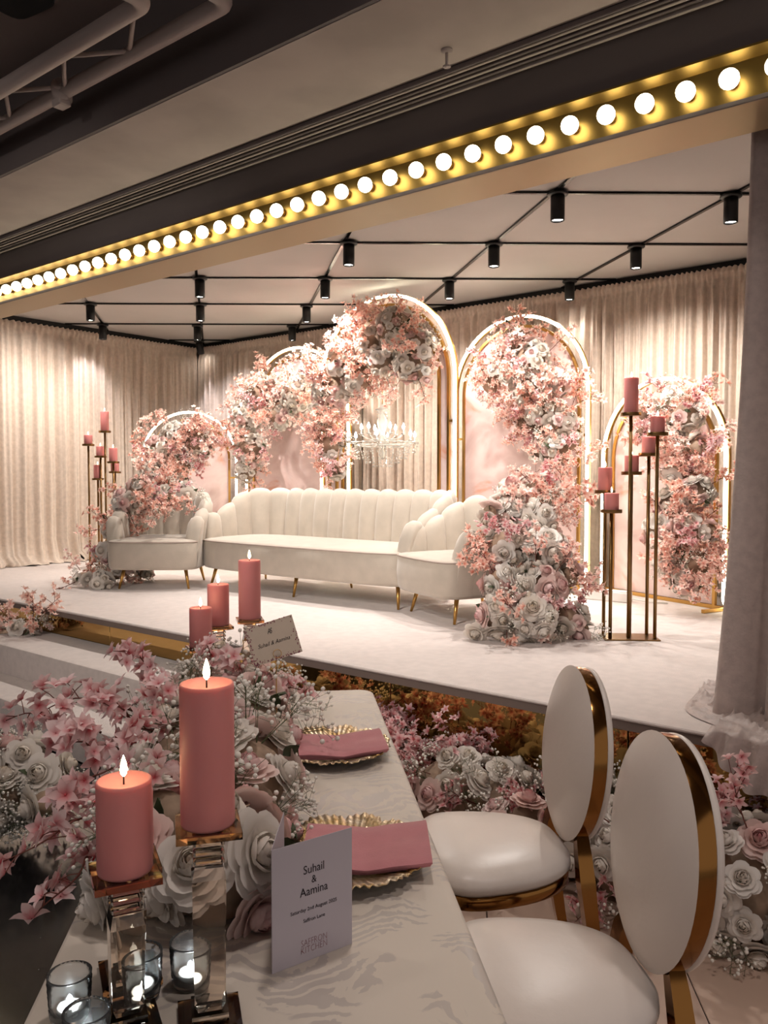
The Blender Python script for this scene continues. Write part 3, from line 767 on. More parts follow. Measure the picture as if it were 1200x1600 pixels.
# ------------------------------------------------------------------ banquet table, cloth and what lies on it
TA = atan2(-.699, .715)                       # table axis
def tn(t, n, z=0.0): return TD * t + TN * n + Vector((0, 0, z))
TL, TW = 2.16, .70; TC = tn(-1.975, -.033)
tb = thing('banquet_table', 'long banquet table hidden under a cream damask cloth', 'table', TC, TA)
MB().bbox(-TL/2 + .02, TL/2 - .02, -TW/2 + .02, TW/2 - .02, .715, .744, b=.004).build('table_top', M['white_pl'], tb, smooth=False)
for sx in (-1, 1):
    for sy in (-1, 1):
        MB().tube([(sx * .85, sy * .22, .715), (sx * .88, sy * .24, 0)], .016, 10).build('leg', M['truss'], tb)
def cloth():
    mb = MB(); NP = 360; hx, hy, r = TL/2, TW/2, .05; per = []
    segs = [((hx - r), -hy, 'L')]
    def pt(i):
        # rounded rectangle by arclength
        Ls = [2*(hx - r), pi*r/2, 2*(hy - r), pi*r/2] ; tot = 2 * sum(Ls[:2]) + 2 * sum(Ls[2:])
        s = (i / NP) * tot
        cors = [(hx - r, -hy + r, -pi/2), (hx - r, hy - r, 0), (-hx + r, hy - r, pi/2), (-hx + r, -hy + r, pi)]
        dirs = [((-hx + r, -hy), (1, 0), 2*(hx - r), (0, -1)), ((hx, -hy + r), (0, 1), 2*(hy - r), (1, 0)), ((hx - r, hy), (-1, 0), 2*(hx - r), (0, 1)), ((-hx, hy - r), (0, -1), 2*(hy - r), (-1, 0))]
        for k in range(4):
            a, dd, ln, n = dirs[k]
            if s < ln: return Vector((a[0] + dd[0] * s, a[1] + dd[1] * s)), Vector(n)
            s -= ln
            if s < pi * r / 2:
                cx, cy, a0 = cors[k]; w = a0 + s / r; return Vector((cx + r * cos(w), cy + r * sin(w))), Vector((cos(w), sin(w)))
            s -= pi * r / 2
        return Vector((-hx + r, -hy)), Vector((0, -1))
    rows_ = [(-.30, .7492), (-.20, .7492), (-.1, .7492), (-.02, .7492), (-.004, .7485), (.003, .745), (.006, .735), (.012, .68), (.02, .58), (.03, .45), (.038, .33), (.042, .26)]
    vs = []; fs = []
    for off, z in rows_:
        for i in range(NP):
            p, n = pt(i); k = max(0, min(1, (.74 - z) / .48))
            wv = .028 * k * (sin(i * .33 + 1.2 * sin(i * .05)) + .5 * sin(i * .17 + 2))
            if off < -.05:
                q = Vector((max(-hx - off, min(hx + off, p.x)) if hx + off > 0 else 0, max(-(hy + off), min(hy + off, p.y))))
            else: q = p + n * (off + wv)
            vs.append((q.x, q.y, z + (.004 * sin(i * .33) * k)))
    for j in range(len(rows_) - 1):
        for i in range(NP): fs.append((j*NP + i, (j+1)*NP + i, (j+1)*NP + (i+1) % NP, j*NP + (i+1) % NP))
    fs.append(tuple(range(NP)))
    me = mb.add(vs, fs)
    return me
tcl = cloth().build('tablecloth', M['damask'], loc=TC); tcl.rotation_euler.z = TA
tag(tcl, 'cream damask tablecloth with leafy swirls covering the long table', 'tablecloth')

def charger(lab, t, n, sc=1.0):
    o = thing('charger_plate', lab, 'plate', tn(t, n, .7496), TA + .3, group='gold feathered charger plates on the table')
    def rad(w, r, z):
        k = min(1, max(0, (r - .085) / .085)); sc_ = abs(sin(w * 5.5 + .4 * sin(w * 3)))
        rr = r * (1 + k * (.045 * sc_ + .018 * sin(w * 33) + .012 * sin(w * 71)))
        zz = z + k * (.010 * sc_ * k + .0028 * sin(w * 60)) 
        return rr, zz
    pr = [(.001, .0045), (.04, .0045), (.085, .0050), (.095, .008), (.11, .0125), (.125, .0165), (.14, .020), (.152, .0225), (.163, .024), (.164, .022), (.14, .016), (.11, .008), (.09, .001), (.06, .0005), (.001, .0005)]
    MB().lathe(pr, 288, rad=rad).build('feathered_dish', M['charger'], o)
    return o
charger('gold feathered charger plate at the far place setting', -2.35, .13)
charger('gold feathered charger plate behind the menu card', -1.675, .125)
def napkin(lab, t, n, rz, w, d, hang):
    o = thing('folded_napkin', lab, 'napkin', tn(t, n, .7496), TA + rz, group='folded dusty pink napkins')
    def sheet(k):
        def fn(u, v):
            x = (u - .5) * w * (1 - .012 * k); y = (v - .5) * d * (1 - .02 * k) + .004 * k * (u - .3)
            h = .0268 + .0045 * (3 - k) + .006 * (u * u) - .010 * (1 - abs(2 * u - 1)) 
            h += .004 * noise.noise(Vector((u * 3, v * 3, k * 1.3))) * (k == 0) - .004 * max(0, v - .85) * 6 * (0 if k else 1)
            if v < .06: h -= .0035 * (1 - v / .06)
            return Vector((x, y, h))
        mb = MB(); mb.grid(fn, 24, 14)
        nv = len(mb.v); top = list(mb.v); c = 25
        bot = [(p[0], p[1], p[2] - .0042) for p in top]; n0 = len(mb.v); mb.add(bot, [tuple(reversed(q)) for q in mb.f])
        ring = [i for i in range(c)] + [j * c + 24 for j in range(1, 15)] + [14 * c + i for i in range(23, -1, -1)] + [j * c for j in range(13, 0, -1)]
        m = len(ring)
        mb.f += [(ring[i], ring[i] + n0, ring[(i + 1) % m] + n0, ring[(i + 1) % m]) for i in range(m)]
        return mb
    for k in range(3): sheet(k).build('fold', M['napkin'], o, auto=50)
    return o
napkin('dusty pink folded napkin on the far charger plate', -2.335, .155, radians(92), .25, .19, .02)
napkin('dusty pink folded napkin on the charger behind the menu card', -1.675, .165, radians(84), .26, .20, .02)

# crystal candle holders
def holder(lab, p, h, rz):
    o = thing('crystal_candle_holder', lab, 'candle holder', (p[0], p[1], .7496), rz, group='amber crystal candle holders')
    def fr(prof, m, name):
        vs = []; fs = []
        for r, z in prof: vs += [(sx * r, sy * r, z) for sx, sy in ((1, 1), (-1, 1), (-1, -1), (1, -1))]
        for j in range(len(prof) - 1):
            for i in range(4): fs.append((j*4 + i, j*4 + (i+1) % 4, (j+1)*4 + (i+1) % 4, (j+1)*4 + i))
        fs.append((3, 2, 1, 0)); k = (len(prof) - 1) * 4; fs.append((k, k+1, k+2, k+3))
        return MB().add(vs, fs).build(name, m, o, smooth=False)
    fr([(.044, 0), (.045, .003), (.045, .010), (.036, .014)], M['amber'], 'base')
    fr([(.026, .0142), (.026, .026)], M['crystal'], 'lower_collar')
    fr([(.017, .0262), (.022, .04), (.024, h - .075), (.020, h - .055)], M['crystal'], 'stem')
    for i in range(3): fr([(.018, h - .0546 + i * .013), (.022, h - .051 + i * .013), (.022, h - .0465 + i * .013), (.018, h - .0428 + i * .013)], M['crystal'], 'collar')
    fr([(.030, h - .0148), (.046, h - .010), (.046, h)], M['amber'], 'top_plate')
    return o
HS = [  # near trio and far trio: (x, y, holder height, candle height, holder label, candle label)
    (-0.936, 0.755, 0.297, 0.205, 'tall amber crystal candle holder beside the menu card', 'tall pink pillar candle beside the menu card, nearest the middle', -0.63),
    (-1.022, 0.673, 0.232, 0.132, 'shorter crystal candle holder at the left front of the table', 'short pink pillar candle at the left front of the table', -0.46),
    (-1.123, 0.746, 0.190, 0.112, 'crystal candle holder hidden just behind the left front candle', 'pink pillar candle hidden behind the left front candle, only its flame showing', -0.48),
    (-2.189, 1.961, 0.297, 0.208, 'tall crystal candle holder at the far end of the table', 'tallest of the three pink candles at the far table end', -0.63),
    (-2.331, 1.937, 0.260, 0.150, 'middle crystal candle holder at the far end of the table', 'middle-height pink candle at the far table end', -0.48),
    (-2.293, 1.826, 0.205, 0.137, 'low crystal candle holder at the far end of the table', 'lowest of the three pink candles at the far table end', -0.48),
]
for x, y, h, chh, hl, cl, rz in HS:
    holder(hl, (x, y), h, rz); candle(cl, (x, y, .7500 + h), .039, chh, 'pink pillar candles on the crystal holders')

# votive glasses with tea lights
def votive(lab, lab2, p):
    o = thing('votive_glass', lab, 'candle glass', (p[0], p[1], .7496), 0, group='diamond-cut votive glasses')
    def rad(w, r, z):
        k = 1 if .008 < z < .066 and r > .026 else 0
        return r + k * .0014 * (sin(w * 16 + z * 320) * sin(w * 16 - z * 320)), z
    pr = [(.001, 0), (.024, 0), (.027, .003)] + [(.0275 + .004 * z / .07, z) for z in [.008 + .004 * i for i in range(15)]] + [(.032, .070), (.0300, .0705), (.0285, .066), (.026, .03), (.0245, .008), (.001, .007)]
    MB().lathe(pr, 64, rad=rad).build('ribbed_cup', M['glass'], o)
    q = thing('tea_light', lab2, 'tea light', (p[0], p[1], .7570), 0, group='white tea lights in the votive glasses')
    MB().lathe([(.001, 0), (.0185, 0), (.019, .002), (.019, .013), (.017, .013), (.016, .010), (.001, .010)], 24).build('cup', M['white_pl'], q)
    MB().lathe([(.001, .010), (.005, .0105), (.0065, .016), (.004, .024), (.0008, .030)], 12).build('led_flame', M['led'], q)
votive('diamond-cut votive glass at the bottom left corner of the table', 'white LED tea light inside the votive glass at the bottom left corner of the table', (-1.101, 0.629))
votive('diamond-cut votive glass nearest the camera', 'white LED tea light inside the votive glass nearest the camera', (-1.004, 0.598))
votive('diamond-cut votive glass left of the tall crystal holder', 'white LED tea light inside the votive glass left of the tall crystal holder', (-1.031, 0.794))
votive('diamond-cut votive glass between the crystal holders', 'white LED tea light inside the votive glass between the crystal holders', (-1.065, 0.728))

# menu card standing open like a book
def text_mesh(body, size, m, name, parent, loc, rot, shear=0.0, sx=1.0, space=1.0, bold=0.0):
    cu = bpy.data.curves.new('lettering', 'FONT'); cu.body = body; cu.size = size; cu.align_x = 'CENTER'; cu.align_y = 'CENTER'; cu.shear = shear
    cu.space_character = space; cu.offset = bold; cu.extrude = .00008; cu.resolution_u = 3
    t = bpy.data.objects.new('tmp', cu); COL.objects.link(t)
    dg = bpy.context.evaluated_depsgraph_get(); me = bpy.data.meshes.new_from_object(t.evaluated_get(dg))
    bpy.data.objects.remove(t); bpy.data.curves.remove(cu)
    me.materials.clear(); me.materials.append(m); me.name = name
    o = obj(name, me, parent, loc); o.rotation_euler = rot; o.scale = (sx, 1, 1); return o
BL = Vector((-.948, .892, .7496)); BR = Vector((-.905, 1.038, .7496)); BK = Vector((-1.055, 1.028, .7496))
cw = (BR - BL).length; chh = .203
mc = thing('menu_card', 'folded white menu card with black lettering standing on the tablecloth', 'card', BL, atan2(BR.y - BL.y, BR.x - BL.x))
MB().box(0, cw, 0, .0009, 0, chh).build('front_page', M['card'], mc, smooth=False)
fc = Vector((-BL.x, -BL.y, 0))
Rz = atan2(BR.y - BL.y, BR.x - BL.x); bdir = Matrix.Rotation(-Rz, 3, 'Z') @ (BK - BL); ba = atan2(bdir.y, bdir.x)
bp_ = MB().box(0.0005, cw, 0, .0009, 0, chh).build('back_page', M['card'], mc, smooth=False); bp_.rotation_euler.z = ba
FR = (pi / 2, 0, 0)
def ct(b, s, fx, fz, m=M['ink'], **k): text_mesh(b, s, m, 'lettering', mc, (cw * fx, -.0006, chh * (1 - fz)), FR, **k)
ct('Suhail', .0205, .51, .245, sx=.86); ct('&', .018, .51, .335, sx=.86); ct('Aamina', .0205, .51, .425, sx=.86)
ct('Saturday 2nd August 2025', .0088, .51, .568, sx=.95); ct('Saffron Lane', .0088, .51, .660, sx=.95)
ct('SAFFRON', .0165, .51, .845, M['pinkink'], sx=.72, bold=-.0004); ct('KITCHEN', .0165, .51, .905, M['pinkink'], sx=.74, bold=-.0004)

# welcome sign with floral border in a ring-clip stand
SGC = Vector((-1.773, 1.680, 1.064))
sg = thing('table_sign', 'cream sign with floral border and script names in a wire stand', 'sign', (SGC.x, SGC.y, .7496), radians(38.8 - 6))
sgb = MB().box(-.085, .085, -.0012, .0012, -.066, .066).build('board', M['signcard'], sg, smooth=False, loc=(0, 0, SGC.z - .7496))
sgb.scale = (.87, 1, .87); sgb.rotation_euler = (radians(-10), radians(-15), radians(22))
rnd = random.Random(5)
mbf = MB()
for i in range(150):
    side = rnd.random(); e = abs(rnd.gauss(0, .006))
    if side < .35: x_, z_ = rnd.uniform(-.084, .084), -.065 + e
    elif side < .6: x_, z_ = rnd.uniform(-.084, .084), .065 - e * .7
    elif side < .85: x_, z_ = -.084 + e * 1.2, rnd.uniform(-.065, .065)
    else: x_, z_ = .084 - e * 1.2, rnd.uniform(-.065, .065)
    rr = rnd.uniform(.0016, .0034); a0 = rnd.random() * 6
    mbf.add([(x_ + rr * cos(a0 + k * 2 * pi / 5) * (1 if k % 2 else .6), -.0016, z_ + rr * sin(a0 + k * 2 * pi / 5)) for k in range(5)], [(0, 1, 2, 3, 4)])
fb = mbf.build('floral_border', M['mauve'], sgb, smooth=False); fb['kind'] = 'stuff'
text_mesh('AS', .026, M['ink'], 'lettering', sgb, (-.004, -.0018, .034), (pi/2, 0, 0), shear=.35, sx=.7, space=.62)
text_mesh('Suhail & Aamina', .019, M['ink'], 'lettering', sgb, (0, -.0018, -.006), (pi/2, 0, 0), shear=.4, sx=.92)
ringp = [(.014 * cos(2*pi*i/28), -.008, .014 * sin(2*pi*i/28) - .046) for i in range(28)]
MB().tube(ringp, .0011, 6, closed=True).build('ring_clip', M['gold'], sgb)
MB().tube([(.008, .004, .004), (.008, .004, SGC.z - .7496 - .04)], .0016, 6).build('wire_post', M['gold'], sg)
MB().lathe([(.001, 0), (.028, 0), (.028, .004), (.001, .004)], 20, (.008, .004, 0)).build('foot', M['gold'], sg)

# ------------------------------------------------------------------ dining chairs
def dchair(lab, t, n, rz=0.0):
    o = thing('oval_back_chair', lab, 'chair', tn(t, n), TA + rz, group='white oval-back dining chairs with gold frames')
    cz, ax, az, tilt = .722, .205, .250, radians(5)
    Rt = Matrix.Translation((0, 0, .45)) @ Matrix.Rotation(-tilt, 4, 'X') @ Matrix.Translation((0, 0, -.45))
    def dome(sign, dep, y0, kk):
        def fn(u, v):
            w = 2 * pi * u; r = sin(v * pi / 2) ; q = 1 - (1 - cos(v * pi / 2))
            k = 1 - v ** 5
            rr = v ** .8
            return Rt @ Vector((ax * kk * rr * cos(w), y0 + sign * dep * (1 - rr ** 3.2), cz + az * kk * rr * sin(w)))
        return fn
    MB().grid(dome(-1, .040, -.0195, 1.035), 56, 10, closeu=True).build('back_cushion', M['leather'], o)
    MB().grid(dome(1, .030, .022, 1.0), 56, 10, closeu=True).build('rear_cushion', M['leather'], o)
    def rim(u, v):
        w = 2 * pi * u; pr = [(.97, -.019), (1.015, -.019), (1.02, -.012), (1.02, .012), (1.015, .021), (.97, .021)]
        q = v * 5; k = min(int(q), 4); f = q - k; s = pr[k][0] * (1 - f) + pr[k+1][0] * f; y = pr[k][1] * (1 - f) + pr[k+1][1] * f
        return Rt @ Vector((ax * s * cos(w), y, cz + az * s * sin(w)))
    MB().grid(rim, 72, 5, closeu=True).build('gold_rim', M['chair_gold'], o, auto=50)
    # rear cushion edge roll just outside the rim's back
    def roll(u, v):
        w = 2 * pi * u; a = 2 * pi * v
        return Rt @ Vector((ax * (.995 + .03 * cos(a)) * cos(w), .030 + .010 * sin(a), cz + az * (.995 + .026 * cos(a)) * sin(w)))
    MB().grid(roll, 64, 8, closeu=True).build('rear_roll', M['leather'], o)
    # seat
    def sw(y):  # half width along depth (y: 0 rear .. -.46 front)
        q = -y / .46; return .165 + .075 * sin(min(1, q * 1.25) * pi / 2) - (.05 * max(0, (q - .75) / .25) ** 2)
    def ring(k, z):
        out = []
        for i in range(60):
            a = 2 * pi * i / 60; c, s = cos(a), sin(a)
            y = -.235 + math.copysign(abs(s) ** .62, s) * (.225 - k); hw = max(.02, sw(y + .0) - k)
            x = math.copysign(abs(c) ** .62, c) * hw; out.append((x, y, z))
        return out
    def stack(rings, nm, m):
        vs = sum([ring(k, z) for k, z in rings], []); fs = []; n_ = 60
        for j in range(len(rings) - 1):
            for i in range(n_): fs.append((j*n_ + i, j*n_ + (i+1) % n_, (j+1)*n_ + (i+1) % n_, (j+1)*n_ + i))
        fs.append(tuple(range(n_))[::-1]); fs.append(tuple((len(rings)-1)*n_ + i for i in range(n_)))
        return MB().add(vs, fs).build(nm, m, o, auto=60)
    stack([(.006, .372), (.0, .376), (.0, .408), (.006, .412)], 'seat_frame', M['chair_gold'])
    stack([(.004, .4125), (-.006, .425), (-.004, .445), (.012, .462), (.05, .475), (.11, .483), (.17, .486)], 'seat_cushion', M['leather'])
    for s in (-1, 1):
        # rear post sweeping from floor to the oval, front leg with gentle cabriole
        pts = [(s * .185, .075, 0), (s * .175, .045, .14), (s * .165, .020, .28), (s * .160, .006, .40), (s * .135, .006, .47), (s * .105, .010, .515)]
        MB().tube(pts, [.013, .016, .019, .022, .020, .017], 4, sq=True, up=(0, 1, 0)).build('rear_leg', M['chair_gold'], o, auto=40)
        pts = [(s * .185, -.425, 0), (s * .180, -.415, .15), (s * .175, -.405, .30), (s * .172, -.40, .385)]
        MB().tube(pts, [.010, .013, .017, .022], 4, sq=True, up=(0, 1, 0)).build('front_leg', M['chair_gold'], o, auto=40)
    return o
dchair('white leather oval-back chair with gold rim, further one, at the far place setting', -2.36, .835)
dchair('white leather oval-back chair with gold rim, nearest one, by the menu card', -1.715, .80)

# ------------------------------------------------------------------ flowers: shared meshes
def petal_ring(mb, cnt, r0, r1, h, lip, ph, z0, fac, wid=1.25, rnd=None, inn=0.0):
    for i in range(cnt):
        a0 = 2 * pi * i / cnt + ph + (rnd.random() - .5) * .25; hw = pi / cnt * wid; sc = 1 + (rnd.random() - .5) * .12; dr = .03 * (i % 2)
        def fn(u, v):
            uu_ = 2 * u - 1; w = a0 + uu_ * hw * (1 - .25 * (1 - v))
            e = 1 - .30 * abs(uu_) ** 2.5
            vv_ = v * e
            r = r0 + dr + (r1 - r0) * vv_ ** .8 + lip * vv_ ** 5
            r -= inn * vv_ ** 4
            z = z0 + h * sc * (vv_ - .16 * vv_ ** 6 * (1 if lip > .05 else .4))
            return Vector((r * cos(w), r * sin(w), z))
        mb.grid(fn, 6, 4, fac=lambda u, v: max(0, min(1, fac - .35 * v * fac)))
def rose(seed, m, openness=1.0):
    mb = MB(); rnd = random.Random(seed)
    mb.cur = 1.0
    mb.lathe([(.05, .0), (.10, .2), (.12, .40), (.10, .55), (.05, .64), (.001, .66)], 10, rad=lambda w, r, z: (r * (1 + .10 * sin(3 * w + z * 9)), z + .03 * sin(w)))
    tips = [.26, .36, .46, .56, .66, .76, .87, .97]; hs = [.70, .68, .64, .58, .50, .39, .25, .10]; cn = [3, 3, 4, 4, 5, 5, 6, 6]
    for k in range(8):
        o_ = 1 if k < 4 else openness
        petal_ring(mb, cn[k], .03 + .035 * k, tips[k] * o_, hs[k], (.0 if k < 5 else .03 * k), k * 1.1 + seed, .06 - .02 * k, max(0, 1 - k * .16), 1.3, rnd, inn=tips[k] * (.62, .60, .55, .48, .34, .16, 0, 0)[k])
    return mb.mesh('rose', m)
def blossom_into(mb, c, ax, R, rnd, np=5, n=2):
    Q = ax.to_track_quat('Z', 'Y').to_matrix(); ph = rnd.random() * 6; cup = .25 + rnd.random() * .5
    for i in range(np):
        a = 2 * pi * i / np + ph + (rnd.random() - .5) * .2; L_ = R * (1 + (rnd.random() - .5) * .2)
        ca, sa = cos(a), sin(a)
        def P(u, v):
            w = .30 * R * sin(pi * min(1, .08 + v * .92) ** .75) * (2 * u - 1)
            x = L_ * v; z = R * (cup * v - .35 * cup * v * v * v) - .10 * R * abs(2 * u - 1) * -1 * sin(pi * v)
            return c + Q @ Vector((ca * x - sa * w, sa * x + ca * w, z))
        mb.grid(P, 2, n + 1, fac=lambda u, v: max(0, 1 - 1.9 * v))
    return mb
def spray(seed, m_b, m_t, L_=.20, nb=26, R=.026):
    rnd = random.Random(seed); mb = MB(); tw = MB()
    bend = Vector((rnd.uniform(-.4, .4), rnd.uniform(-.4, .4), 0))
    def main(t): return Vector((bend.x * t * t * L_, bend.y * t * t * L_, L_ * t))
    ts = [k / 5 for k in range(6)]
    mbt = [main(t) for t in ts]; tw.tube(mbt, [.0028 - .0018 * t for t in ts], 4, caps=False)
    tips = [main(1)]
    for k in range(7):
        t = .25 + .1 * k; b = main(t); d = Vector((rnd.uniform(-1, 1), rnd.uniform(-1, 1), rnd.uniform(.2, .9))).normalized() * L_ * rnd.uniform(.25, .42)
        tw.tube([b, b + d * .55 + Vector((0, 0, .004)), b + d], [.0016, .0013, .0009], 4, caps=False); tips += [b + d, b + d * .6]
    while len(tips) < nb: tips.append(rnd.choice(tips[:8]) + Vector((rnd.uniform(-1, 1), rnd.uniform(-1, 1), rnd.uniform(-.6, .8))) * R * 1.5)
    mb.cur = 0
    nverts = 0
    for p in tips[:nb]:
        ax = Vector((rnd.uniform(-1, 1), rnd.uniform(-1, 1), rnd.uniform(-.1, 1.2))).normalized(); blossom_into(mb, p, ax, R * rnd.uniform(.8, 1.15), rnd)
    nf = len(mb.f); mb.add(tw.v, tw.f, [0.0] * len(tw.v))
    me = mb.mesh('blossom_spray', m_b); me.materials.append(m_t)
    mi = [0] * nf + [1] * (len(mb.f) - nf); me.polygons.foreach_set('material_index', mi); return me
def breath(seed, L_=.16, n=38, r=.0055):
    rnd = random.Random(seed); mb = MB(); tw = MB()
    for k in range(5):
        d = Vector((rnd.uniform(-.6, .6), rnd.uniform(-.6, .6), 1)).normalized() * L_ * rnd.uniform(.7, 1)
        tw.tube([(0, 0, 0), d * .5, d], [.0014, .001, .0007], 3, caps=False)
        for q in range(n // 5):
            b = d * rnd.uniform(.5, 1.0); e = b + Vector((rnd.uniform(-1, 1), rnd.uniform(-1, 1), rnd.uniform(-.1, .9))) * L_ * .28
            tw.tube([b, e], .0006, 3, caps=False); mb.ball(e, r * rnd.uniform(.7, 1.3), 6, 4)
    nf = len(mb.f); mb.add(tw.v, tw.f, [0.0] * len(tw.v)); me = mb.mesh('gypsophila_sprig', M['breath']); me.materials.append(M['stem'])
    me.polygons.foreach_set('material_index', [0] * nf + [1] * (len(mb.f) - nf)); return me
def leaf_mesh():
    def fn(u, v): 
        w = .30 * sin(pi * v ** .8) * (2 * u - 1); return Vector((w, .12 * abs(2 * u - 1) + .25 * v * v, v))
    return MB().grid(fn, 2, 5).mesh('leaf', M['leaf'])
ROSE_W = [rose(1, M['rose_white']), rose(2, M['rose_white'], 1.1), rose(3, M['rose_white'], .8)]
ROSE_P = [rose(4, M['rose_blush'], .9), rose(5, M['rose_blush'])]
SPRAY = [spray(10 + i, M['blossom'], M['twig']) for i in range(4)]
SPRAY_P = [spray(20 + i, M['blossom_pale'], M['twig']) for i in range(3)]
BREATH = [breath(30 + i) for i in range(3)]
LEAF = leaf_mesh()

def arrangement(name, lab, cat, blobs, base, seed, spacing=.076, pink=.0, rose_r=.050, front=None, floor=None, spray_sc=1.0, nbreath=16, nleaf=16, group=None, maxn=280, core=True, pale=False, pnoise=3.2, bigspray=1.0, extra=1.5, prose=.20):
    o = thing(name, lab, cat, base, 0, group); B = Vector(base); rnd = random.Random(seed)
    bl = [(Vector(b[:3]), b[3]) for b in blobs]
    if core:
        for c, r in bl:
            mb = MB(); pr = [(max(1e-5, r * .74 * sin(pi * i / 7)), -r * .74 * cos(pi * i / 7)) for i in range(8)]
            zmin = -1e9 if floor is None else floor + .004
            mb.lathe(pr, 12, c - B)
            mb.v = [(p[0], p[1], max(p[2], zmin - B.z)) for p in mb.v]
            mb.build('foliage_clump', M['core'], o)
    pts = []
    tot = sum(r * r for _, r in bl); N_ = int(9000)
    for c, r in bl:
        for _ in range(int(N_ * r * r / tot)):
            d = Vector((rnd.gauss(0, 1), rnd.gauss(0, 1), rnd.gauss(0, 1))).normalized()
            if front is not None and d.dot(front) < -.25: continue
            p = c + d * r
            if floor is not None and p.z < floor + .02: continue
            if any((p - c2).length < r2 * .93 for c2, r2 in bl if c2 is not c): continue
            pts.append((p, d))
    rnd.shuffle(pts)
    keep = []; cell = {}
    def ok(p, s, cell):
        k = (int(p.x // s), int(p.y // s), int(p.z // s))
        for i in (-1, 0, 1):
            for j in (-1, 0, 1):
                for l in (-1, 0, 1):
                    for q in cell.get((k[0]+i, k[1]+j, k[2]+l), ()):
                        if (q - p).length < s: return False
        cell.setdefault(k, []).append(p); return True
    cnt = {'r': 0, 's': 0, 'b': 0}
    def put(nm, me, p, d, sc, tilt=.3, lift=0.0):
        dd = (d + Vector((rnd.uniform(-1, 1), rnd.uniform(-1, 1), rnd.uniform(-1, 1))) * tilt).normalized()
        x = obj(nm, me, o, p - B + d * lift)
        x.rotation_euler = (dd.to_track_quat('Z', 'Y') @ Vector((0, 0, 1)).rotation_difference(Vector((0, 0, 1)))).to_euler()
        x.rotation_mode = 'QUATERNION'; x.rotation_quaternion = dd.to_track_quat('Z', 'Y') @ Matrix.Rotation(rnd.random() * 6.28, 3, 'Z').to_quaternion()
        x.scale = (sc, sc, sc); return x
    for p, d in pts:
        if not ok(p, spacing, cell): continue
        f = noise.noise(p * pnoise + Vector((seed * 7.3, 0, 0))) + rnd.uniform(-.12, .12)
        if f < pink:
            if cnt['s'] < maxn:
                sp_ = rnd.choice(SPRAY_P if (pale or rnd.random() < .2) else SPRAY); put('blossom_spray', sp_, p, d, spray_sc * rnd.uniform(.75, 1.15) * bigspray, .6, -.075 * spray_sc); cnt['s'] += 1
        elif cnt['r'] < maxn:
            k = rnd.random(); me = rnd.choice(ROSE_W) if k < 1 - prose else rnd.choice(ROSE_P)
            put('rose', me, p, d, rose_r * rnd.uniform(.75, 1.2), .35, -.015); cnt['r'] += 1
    rnd.shuffle(pts)
    for p, d in pts[:nbreath]: put('gypsophila_sprig', rnd.choice(BREATH), p, d, rnd.uniform(.7, 1.1) * spray_sc, .5, -.05)
    for p, d in pts[nbreath:nbreath + nleaf]: put('leaf', LEAF, p, d, rnd.uniform(.04, .075) * spray_sc, .8, -.02)
    for p, d in pts[nbreath + nleaf:nbreath + nleaf + int(14 * extra)]:
        if cnt['s'] < maxn: put('blossom_spray', rnd.choice(SPRAY_P if pale else SPRAY), p, d, spray_sc * rnd.uniform(.9, 1.25), .5, .0); cnt['s'] += 1
    return o
CAMF = Vector((.55, -.80, .2)).normalized()
arrangement('flower_garland', 'pink and white flower garland crowning the tallest arch', 'flower garland', [(-5.180, 5.680, 1.622, 0.120), (-5.244, 5.680, 1.820, 0.144), (-5.292, 5.680, 2.091, 0.169), (-5.177, 5.680, 2.340, 0.191), (-5.018, 5.680, 2.586, 0.201), (-4.750, 5.680, 2.791, 0.196), (-4.424, 5.680, 2.834, 0.191), (-4.182, 5.680, 2.666, 0.143), (-4.284, 5.680, 2.502, 0.144), (-4.589, 5.680, 2.566, 0.159), (-4.849, 5.680, 2.446, 0.163), (-4.134, 5.680, 2.435, 0.077)], (-5.298, 5.720, 1.580), 11, pink=-.13, front=CAMF, group='blush and white flower arrangements on the stage')
arrangement('flower_garland', 'pink and white flower garland on the marble arch left of the tallest', 'flower garland', [(-6.714, 6.000, 1.619, 0.138), (-6.661, 6.000, 1.859, 0.186), (-6.708, 6.000, 2.204, 0.194), (-6.495, 6.000, 2.437, 0.191), (-6.165, 6.000, 2.548, 0.146), (-5.926, 6.000, 2.375, 0.196), (-6.187, 6.000, 2.213, 0.187), (-5.799, 6.000, 2.534, 0.130)], (-6.771, 6.050, 1.550), 12, pink=-.11, front=CAMF, group='blush and white flower arrangements on the stage')
arrangement('flower_garland', 'pink and cream flower cluster on the small left arch', 'flower garland', [(-7.205, 5.435, 1.978, 0.164), (-7.031, 5.575, 1.924, 0.177), (-7.312, 5.348, 1.822, 0.191), (-7.378, 5.295, 1.598, 0.164), (-7.181, 5.454, 1.666, 0.170), (-6.957, 5.634, 1.842, 0.095), (-7.082, 5.533, 2.073, 0.095)], (-7.276, 5.441, 1.584), 13, pink=-.11, front=CAMF, group='blush and white flower arrangements on the stage')
arrangement('flower_cascade', 'pink and white flowers cascading over the left armchair to the stage floor', 'flower arrangement', [(-5.917, 4.546, 1.409, 0.090), (-6.020, 4.398, 1.399, 0.112), (-5.888, 4.248, 1.277, 0.055), (-6.259, 4.335, 1.436, 0.114), (-6.327, 4.216, 1.341, 0.107), (-6.546, 4.232, 1.106, 0.110), (-6.505, 4.137, 0.860, 0.114), (-6.435, 4.193, 0.734, 0.137), (-6.439, 3.869, 0.679, 0.071), (-6.221, 3.916, 0.664, 0.081), (-6.415, 4.466, 0.682, 0.082)], (-6.725, 4.333, 0.600), 14, pink=-.12, front=CAMF, floor=.6, rose_r=.055, group='blush and white flower arrangements on the stage')
